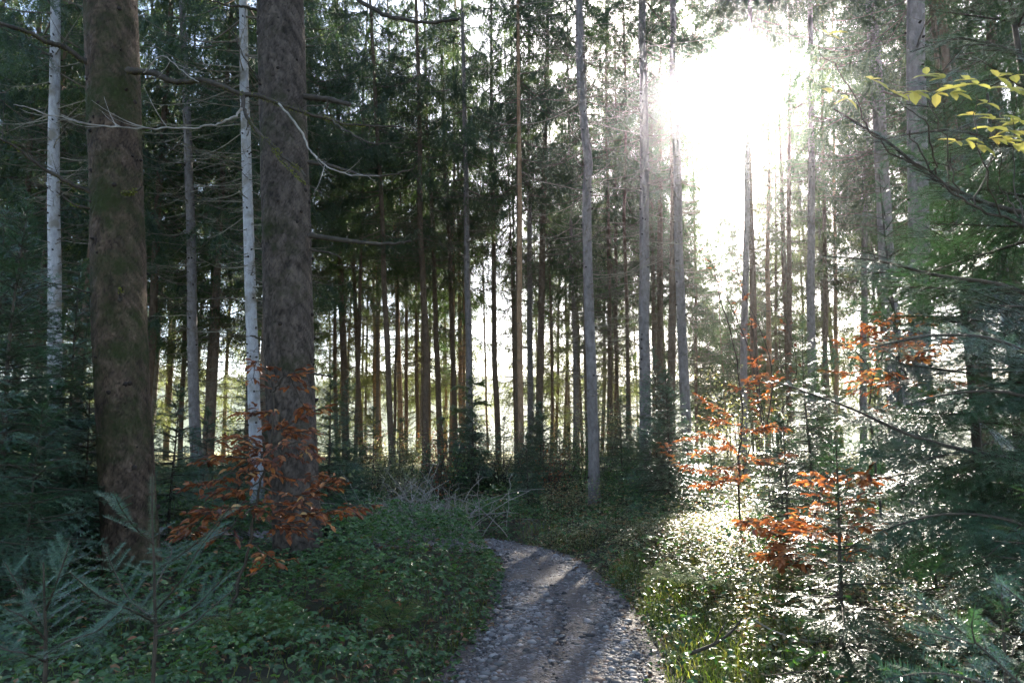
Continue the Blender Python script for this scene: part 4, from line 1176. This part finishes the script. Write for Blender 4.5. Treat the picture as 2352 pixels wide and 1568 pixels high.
# yellow green leaves, upper right, close to the camera
d = 2.7
b = onground(2440, d)
m6 = [b] + [P(a, v, d) for a, v in [(2430, 1000), (2420, 600), (2352, 520), (2230, 470), (2150, 400), (2090, 300)]]
br = [[(2200, 450), (2160, 300), (2120, 200)], [(2150, 400), (2130, 290), (2060, 230)], [(2300, 500), (2250, 350), (2240, 220)], [(2352, 520), (2330, 380), (2330, 200)], [(2240, 470), (2290, 330), (2300, 300)], [(2340, 500), (2300, 420), (2290, 330)], [(2150, 390), (2060, 360), (2000, 300), (1950, 200), (1880, 110)]]
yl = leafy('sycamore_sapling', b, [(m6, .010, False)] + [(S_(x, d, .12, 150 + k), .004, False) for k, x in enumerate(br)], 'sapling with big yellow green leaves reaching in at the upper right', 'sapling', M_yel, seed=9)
ml = MB()
spots = [(2000, 185), (1905, 85), (1885, 200), (1945, 225), (2125, 175), (2170, 180), (2150, 205), (2110, 215), (2215, 200), (2250, 195), (2285, 180), (2320, 178), (2345, 205), (2265, 240), (2240, 270), (2290, 268), (2330, 285), (2320, 300), (2345, 270), (2350, 310), (2300, 310), (2280, 325), (2335, 325), (2230, 315), (2200, 320), (2310, 205), (2180, 210), (2090, 212), (2060, 215), (2352, 330), (2275, 295), (2250, 332), (2190, 195), (2225, 185)]
r = np.random.default_rng(66)
Pp = np.array([P(a + r.normal(0, 4), c + r.normal(0, 4), d + r.normal(0, .15)) for a, c in spots]) - b
n = len(Pp)
for lob in (-1, 0, 1):
    U = nrm(np.stack([np.full(n, 1.) + r.normal(0, .3, n), lob * .75 + r.normal(0, .1, n), r.normal(-.2, .15, n)], -1) * np.where(r.random(n) < .5, 1, -1)[:, None])
    leaves(ml, Pp, U, np.stack([r.normal(0, .15, n), r.normal(-.45, .15, n), np.ones(n)], -1), r.uniform(.05, .09, n) * (1 if lob == 0 else .8), .62, 0, np.clip(.35 + (Pp[:, 0] + b[0] - 1.3) * .3 + r.normal(0, .12, n), 0, 1), fold=.12)
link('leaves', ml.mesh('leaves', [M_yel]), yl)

# ------------------------------------------------------------------ undergrowth
def cover_h(x, y):
    m = np.clip(fbm(x * 1.1, y * 1.1, 31) - .25, 0, 1)
    return .10 + .85 * m + .22 * (fbm(x * 3.2, y * 3.2, 32) - .35) + .12 * (x < 0) * (y > 5)

def scatter(n, x0, x1, y0, y1, dmin=.02, r=rng):
    x = r.uniform(x0, x1, n); y = r.uniform(y0, y1, n)
    inv = np.abs(x) < y * .80 + 1.5
    x = x[inv]; y = y[inv]
    d = pdist(x, y)
    k = d > dmin
    return x[k], y[k], d[k]

def bramble(ns, dmin=.0):
    ml = MB()
    for (n, x0, x1, y0, y1, ls) in ns:
        x, y, d = scatter(n, x0, x1, y0, y1, dmin)
        lit = (x > .1 + (y - 5) * .0) & (y < 11)
        grow = np.clip(d / .45, .12, 1)
        hh = cover_h(x, y) * grow * np.where(y > 11, .38, 1) * np.where((x > -5.4) & (x < -1.75) & (y > 3.2) & (y < 8.2), .35, 1)
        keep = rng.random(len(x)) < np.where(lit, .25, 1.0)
        x, y, d, hh = x[keep], y[keep], d[keep], hh[keep]
        m = len(x)
        z = hgt(x, y) + hh * rng.random(m) ** .33
        az = rng.uniform(0, 2 * pi, m)
        c = np.stack([x, y, z], -1)
        tn = np.clip(rng.beta(2, 2.2, m) * .8 + .45 * (fbm(x * 1.7, y * 1.7, 91) - .42) + (rng.random(m) < .025) * .6, 0, 1)
        Nn = np.stack([rng.normal(0, .36, m), rng.normal(-.05, .36, m), np.ones(m)], -1)
        for k in (-1.15, 0, 1.15):
            a = az + k
            U = np.stack([np.cos(a), np.sin(a), rng.normal(-.12, .25, m)], -1)
            leaves(ml, c, U, Nn, rng.uniform(.6, 1.15, m) * ls * (1 if k == 0 else .85), .66, 0, tn, fold=.16)
    return ml.mesh('bramble_cover', [M_bram])

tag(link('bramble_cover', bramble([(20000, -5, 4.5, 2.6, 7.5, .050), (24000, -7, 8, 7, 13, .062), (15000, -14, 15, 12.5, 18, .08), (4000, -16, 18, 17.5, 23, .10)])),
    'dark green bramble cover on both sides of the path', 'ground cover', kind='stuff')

def lit_under():
    """pale, finer leaved growth on the sunny right bank and behind"""
    ml = MB()
    for (n, x0, x1, y0, y1, ls, hmax) in [(90000, .2, 4.6, 3.2, 9.8, .036, .34), (30000, .5, 9, 9, 14, .05, .6), (30000, -7, 14, 11.5, 17, .06, .42), (16000, -14, 18, 16, 23, .07, .36), (14000, -18, 24, 22, 36, .08, .28)]:
        x, y, d = scatter(n, x0, x1, y0, y1, .1)
        cl = fbm(x * .9, y * .9, 55)
        k = rng.random(len(x)) < np.clip((cl - .30) * 4, .1, 1) * np.where((y < 9) & (d < .55), .25, 1)
        k |= (y < 9.8) & (d > .8) & (rng.random(len(x)) < .65)
        x, y, d, cl = x[k], y[k], d[k], cl[k]
        m = len(x)
        z = hgt(x, y) + np.clip(d / .8, .1, 1) * hmax * rng.random(m) ** 1.1 * np.clip((cl - .2) * 2.2, .2, 1)
        az = rng.uniform(0, 2 * pi, m)
        U = np.stack([np.cos(az), np.sin(az), rng.normal(0, .2, m)], -1)
        Nn = np.stack([rng.normal(0, .20, m), rng.normal(.06, .20, m), np.ones(m)], -1)
        leaves(ml, np.stack([x, y, z], -1), U, Nn, rng.uniform(.6, 1.3, m) * ls, .55, 0, np.clip(rng.beta(2, 2, m) + (rng.random(m) < .06), 0, 1), fold=.12)
        # little stems
        q = rng.random(m) < .25
        B = np.stack([x, y, hgt(x, y)], -1)[q]
        D = nrm(np.stack([x, y, z], -1)[q] - B + np.array([0, 0, .02]))
        spikes(ml, B, D, np.tile([1., 0, 0], (len(B), 1)), (z[q] - B[:, 2]) + .03, .004 + ls * .03, 1, .5)
    return ml.mesh('sunlit_undergrowth', [M_lit, M_stem])

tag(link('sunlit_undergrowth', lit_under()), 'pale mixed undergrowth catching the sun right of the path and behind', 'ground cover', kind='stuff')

def grass():
    ml = MB()
    for n, x0, x1, y0, y1, dm, h0 in [(85000, -3, 4, 2.6, 8.0, .0, .17), (20000, -3, 6, 7, 13, .0, .2)]:
        x, y, d = scatter(n, x0, x1, y0, y1, dm)
        right = (x > .1)
        pr = np.where(right, np.where(d < 1.0, .95, .16), np.where(d < .25, .5, .08)) * np.clip((fbm(x * 1.6, y * 1.6, 77) - .3) * 4, 0, 1)
        k = rng.random(len(x)) < pr
        x, y, d, right = x[k], y[k], d[k], right[k]; m = len(x)
        B = np.stack([x, y, hgt(x, y) - .01], -1)
        az = rng.uniform(0, 2 * pi, m)
        D = nrm(np.stack([np.cos(az) * .5, np.sin(az) * .5, np.ones(m)], -1))
        A = np.stack([-np.sin(az), np.cos(az), np.zeros(m)], -1)
        L = h0 * rng.uniform(.4, 1.5, m) * np.clip(d / .3, .35, 1); tn = np.clip(rng.beta(2, 2, m) + .25 * right * rng.random(m), 0, 1)
        w = .0028
        mid = B + D * (L * .55)[:, None]; end = mid + nrm(D + np.stack([np.cos(az), np.sin(az), -.25 * np.ones(m)], -1) * .7) * (L * .5)[:, None]
        V = np.stack([B - A * w, B + A * w, mid + A * w * .8, mid - A * w * .8, end], 1)
        bs = (np.arange(m) * 5)[:, None]
        base = ml.n
        ml.add(V, bs + np.array([[0, 1, 2, 3]]), 0, np.repeat(tn, 5))
        T = (bs + np.array([[3, 2, 4]]) + base)
        ml.L.append(T.ravel()); ml.C.append(np.full(len(T), 3)); ml.M.append(np.zeros(len(T), int)); ml.Sm.append(np.full(len(T), False))
    return ml.mesh('grass', [M_grass])

tag(link('grass', grass()), 'grass along the edges of the path', 'grass', kind='stuff')

def litter():
    ml = MB()
    x, y, d = scatter(16000, -6, 7, 2.4, 15, -.05)
    k = rng.random(len(x)) < np.where((d > .05), .8, .6); x, y, d = x[k], y[k], d[k]; m = len(x)
    up = rng.random(m) ** 3 * .25 * np.clip(d, 0, 1)
    az = rng.uniform(0, 2 * pi, m)
    leaves(ml, np.stack([x, y, np.maximum(hgt(x, y), .02) + .012 + up], -1), np.stack([np.cos(az), np.sin(az), rng.normal(0, .25, m)], -1),
           np.stack([rng.normal(0, .4, m), rng.normal(0, .4, m), np.ones(m)], -1), rng.uniform(.03, .07, m), .6, 0, rng.random(m), fold=.3)
    return ml.mesh('leaf_litter', [M_litter])

tag(link('leaf_litter', litter()), 'brown fallen leaves under the brambles', 'leaf litter', kind='stuff')

# ferns
def fern_mesh(seed):
    r = np.random.default_rng(seed); mb = MB(); ax = []
    for k in range(11):
        az = r.uniform(0, 2 * pi); L = r.uniform(.35, .6)
        o = np.array([math.cos(az), math.sin(az), 0]); t = np.linspace(0, 1, 22)
        pts = o * (t * L * .8)[:, None]; pts[:, 2] = L * (1.0 * t - .75 * t ** 2)
        tube(mb, pts[::3], np.linspace(.003, .001, len(pts[::3])), 3, 1, cap=False)
        sd = np.array([-o[1], o[0], 0])
        for i in range(3, 21):
            tv = nrm(pts[i + 1] - pts[i - 1]); l = .11 * math.sin(min(1, (1.05 - t[i]) * 1.3) * pi / 2) * (L / .5)
            for sg in (-1, 1):
                d = nrm(sd * sg + tv * .35 + np.array([0, 0, -.12]))
                ax.append((pts[i], d, nrm(np.cross(tv, sd) * -1), l, r.uniform(.2, .9)))
    needle_axes(mb, ax, .013, .0085, .008, 0, stem=.001)
    return mb.mesh('fronds', [M_fern, M_stem])


M_fern = leaf_mat('fern_fronds', [(0, (.07, .12, .035)), (.6, (.13, .19, .06)), (1, (.26, .22, .09))], rough=.8, trans=.35, spec=.15)
FM = [fern_mesh(1), fern_mesh(2), fern_mesh(3)]
for k, (u, v) in enumerate([(1640, 1300), (1560, 1330), (1700, 1380), (1600, 1240), (1530, 1270), (1760, 1430), (1640, 1450), (900, 1500), (640, 1480), (560, 1530), (780, 1440), (1560, 1410), (1820, 1500), (700, 1540)]):
    g = G(u, v); z = float(hgt(g[:1], g[1:2])[0])
    t = thing('fern', (g[0], g[1], z + .08), 'fern among the pale leaves of the bright bank right of the path' if u > 1176 else 'fern in the dark growth below the beech sapling', 'fern', 'ferns on the bright bank' if u > 1176 else 'ferns in the shade')
    c = link('fronds', FM[k % 3], t); c.rotation_euler = (0, 0, k * 1.3); c.scale = (.7 + .1 * (k % 4),) * 3

# tangle of dry twigs by the far left of the path
def tangle():
    r = np.random.default_rng(5)
    b = onground(950, 10.2)
    t = thing('dry_shrub', b, 'tangle of bare pale twigs left of where the path disappears', 'shrub')
    mb = MB()
    for k in range(120):
        a = r.uniform(0, 2 * pi); L = r.uniform(.6, 1.9)
        p0 = np.array([r.normal(0, .55), r.normal(0, .4), 0])
        d = nrm(np.array([math.cos(a) * r.uniform(.2, 1.1), math.sin(a) * .6, r.uniform(.5, 1.5)]))
        s = np.linspace(0, 1, 9)[:, None]
        pts = p0 + d * L * s; pts[:, 2] -= L * r.uniform(.2, .75) * s[:, 0] ** 2.2
        pts += r.normal(0, .012, pts.shape)
        pts[:, 2] = np.maximum(pts[:, 2], .0)
        tube(mb, pts, np.linspace(.0075, .003, 9), 4, 0, cap=False)
        for q in range(3):
            i = r.integers(3, 8); dd = nrm(d + r.normal(0, .7, 3)); l = r.uniform(.1, .4)
            tube(mb, [pts[i], pts[i] + dd * l * .5, pts[i] + dd * l - np.array([0, 0, .2 * l])], [.0042, .003, .0018], 3, 0, cap=False)
    link('twigs', mb.mesh('twigs', [M_palet]), t)
    ml = MB(); n = 150
    leaves(ml, np.stack([r.normal(0, .7, n), r.normal(0, .4, n), r.uniform(.2, 1.3, n)], -1), r.normal(size=(n, 3)), np.stack([r.normal(0, .4, n), r.normal(0, .4, n), np.ones(n)], -1), r.uniform(.03, .07, n), .7, 0, r.random(n) * .5)
    link('leaves', ml.mesh('leaves', [M_lit]), t)

tangle()

# fallen branch on the right bank
b = onground(1640, 4.6) + np.array([0, 0, .16])
t = thing('fallen_branch', b, 'bare forked branch lying on the right bank near the path edge', 'branch')
mb = MB()
for px, ra in (([(1585, 1500), (1640, 1478), (1680, 1450), (1705, 1418)], .012), ([(1640, 1478), (1660, 1440), (1668, 1428)], .006)):
    q = resample(np.array([P(a, c, 4.3) for a, c in px]) - b, 14); tube(mb, q, np.linspace(ra, ra * .4, 14), 7, 0, noise=.1)
link('limb', mb.mesh('limb', [M_stem]), t)
b = onground(1830, 4.2) + np.array([0, 0, .2])
t = thing('fallen_branch', b, 'thin pale dead twig arching over the lit undergrowth', 'branch')
mb = MB()
q = resample(np.array([P(a, c, 4.1) for a, c in [(1730, 1420), (1770, 1445), (1810, 1460), (1850, 1470), (1885, 1475)]]) - b, 14); tube(mb, q, np.linspace(.004, .008, 14), 6, 0, noise=.1)
link('limb', mb.mesh('limb', [M_palet]), t)

# bushes behind the path bend, backlit
def bush(u, d, h, w, label, seed, m=M_lit, n=900, ls=.06, tint=(.5, .2), group=None):
    r = np.random.default_rng(seed)
    b = onground(u, d)
    t = thing('bush', b, label, 'bush', group)
    ms = MB(); ml = MB()
    P0 = []
    for k in range(14):
        a = r.uniform(0, 2 * pi); L = h * r.uniform(.6, 1.15)
        dr = nrm(np.array([math.cos(a) * w * .5, math.sin(a) * w * .5, h]))
        s = np.linspace(0, 1, 7)[:, None]
        pts = dr * L * s + r.normal(0, .02, (7, 3)); pts[:, 2] -= .12 * L * s[:, 0] ** 2
        tube(ms, pts, np.linspace(.008, .002, 7), 4, 0, cap=False)
        q = r.uniform(.15, 1, n // 14)
        c = np.stack([np.interp(q, s[:, 0], pts[:, i]) for i in range(3)], -1)
        P0.append(c + r.normal(0, 1, c.shape) * np.array([.16, .16, .07]) * w)
    P0 = np.concatenate(P0); k = len(P0)
    leaves(ml, P0, r.normal(size=(k, 3)) * np.array([1, 1, .3]), np.stack([r.normal(0, .4, k), r.normal(0, .4, k), np.ones(k)], -1), r.uniform(.6, 1.2, k) * ls, .6, 0, np.clip(r.normal(*tint, k), 0, 1))
    link('stem', ms.mesh('stem', [M_stem]), t); link('leaves', ml.mesh('leaves', [m]), t)

for k, (u, dd, h) in enumerate([(870, 14, 1.5), (915, 12.5, 1.2), (1010, 13, 1.7), (1060, 16, 1.8), (1150, 15, 1.6), (1205, 17, 1.7), (1260, 13.5, 1.3), (1335, 14.5, 1.6), (1385, 15, 1.7), (1455, 16.5, 2.0), (1500, 17.5, 2.2), (1575, 15, 1.9), (1345, 19, 2.0), (940, 19, 1.6), (1225, 20, 1.7)]):
    g_ = 'straggly upright shrubs behind the path bend'
    bush(u, dd, h, 1.0, 'straggly upright shrub with few small leaves in the growth behind the path bend', 60 + k, [M_lit, M_lit, M_beech, M_bram][k % 4], 420, .055, (.45, .2), g_)
for k in range(22):
    r_ = np.random.default_rng(500 + k)
    u = 730 + 42 * k + r_.uniform(-14, 14)
    if 1095 < u < 1170: continue
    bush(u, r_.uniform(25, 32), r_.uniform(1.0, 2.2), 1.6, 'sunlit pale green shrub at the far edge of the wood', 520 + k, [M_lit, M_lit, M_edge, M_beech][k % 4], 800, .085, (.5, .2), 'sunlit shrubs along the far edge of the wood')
bush(1100, 19, 2.00, 1.61, 'reddish leaved bush at the foot of the very thin pinkish trunk', 1, M_beech, 900, .07, (.55, .2))
bush(1170, 17.5, 1.88, 1.49, 'leafy bush right of the dark trunk edging the bright gap', 2)
bush(1310, 17, 2.38, 2.07, 'sunny yellowish bush left of the kinked grey trunk', 3, n=1400, tint=(.6, .15))
bush(1400, 17.5, 2.50, 2.07, 'pale sunny bush right of the kinked grey trunk', 4, n=1400)
bush(1440, 20, 3.00, 2.30, 'tall hazy bush in front of the big grey trunk', 5, n=1500, ls=.075)
bush(1620, 14.5, 2.50, 2.07, 'glaring white green bush below the smooth lilac grey trunk', 6, n=1600)
bush(1690, 17, 3.25, 2.30, 'bright bush beneath the sunny gap', 7, n=1700, ls=.07)
bush(1790, 14, 2.75, 2.30, 'silvery bush at the foot of the dark straight trunk', 8, n=1700)
bush(905, 17.5, 1.62, 1.61, 'sunlit bush at the foot of the dark left leaning trunk', 9)
bush(955, 15.0, 1.62, 1.38, 'sunlit straggly bush behind the tangle of dry twigs', 10)
bush(560, 15.5, 1.75, 1.84, 'brownish bush behind the beech sapling', 12, M_beech, 900, .06, (.3, .2))
bush(1035, 14, 1.38, 1.38, 'dim bush between the dry twigs and the broad dark trunk', 13, M_bram, 900, .06)
bush(1290, 14, 1.38, 1.49, 'dark low bush left of the kinked grey trunk foot', 14, M_bram, 1000, .055)
bush(1425, 12.2, 1.19, 1.72, 'dark green mound of leaves right of the kinked grey trunk foot', 15, M_bram, 1500, .05)

# ------------------------------------------------------------------ the air
bm_v = np.array([(x, y, z) for x in (-540, 580) for y in (-50, 640) for z in (-9, 64)], float)
mb = MB()
mb.add(bm_v, [(0, 1, 3, 2), (4, 6, 7, 5), (0, 4, 5, 1), (2, 3, 7, 6), (0, 2, 6, 4), (1, 5, 7, 3)])
m, nt, out = mat('haze')
v = nt.nodes.new('ShaderNodeVolumePrincipled')
v.inputs['Color'].default_value = (.90, .91, 1, 1)
v.inputs['Density'].default_value = .0006
v.inputs['Anisotropy'].default_value = .90
nt.links.new(v.outputs[0], out.inputs['Volume'])
hz = link('haze', mb.mesh('haze', [m]))
hz.display_type = 'WIRE'
tag(hz, 'thin bright morning haze between the trees', 'haze', kind='stuff')
tot = sum(len(o.data.polygons) for o in bpy.data.objects if o.type == 'MESH')
uni = sum(len(m.polygons) for m in bpy.data.meshes)
print('polys', tot, 'unique', uni, 'objs', len(bpy.data.objects))
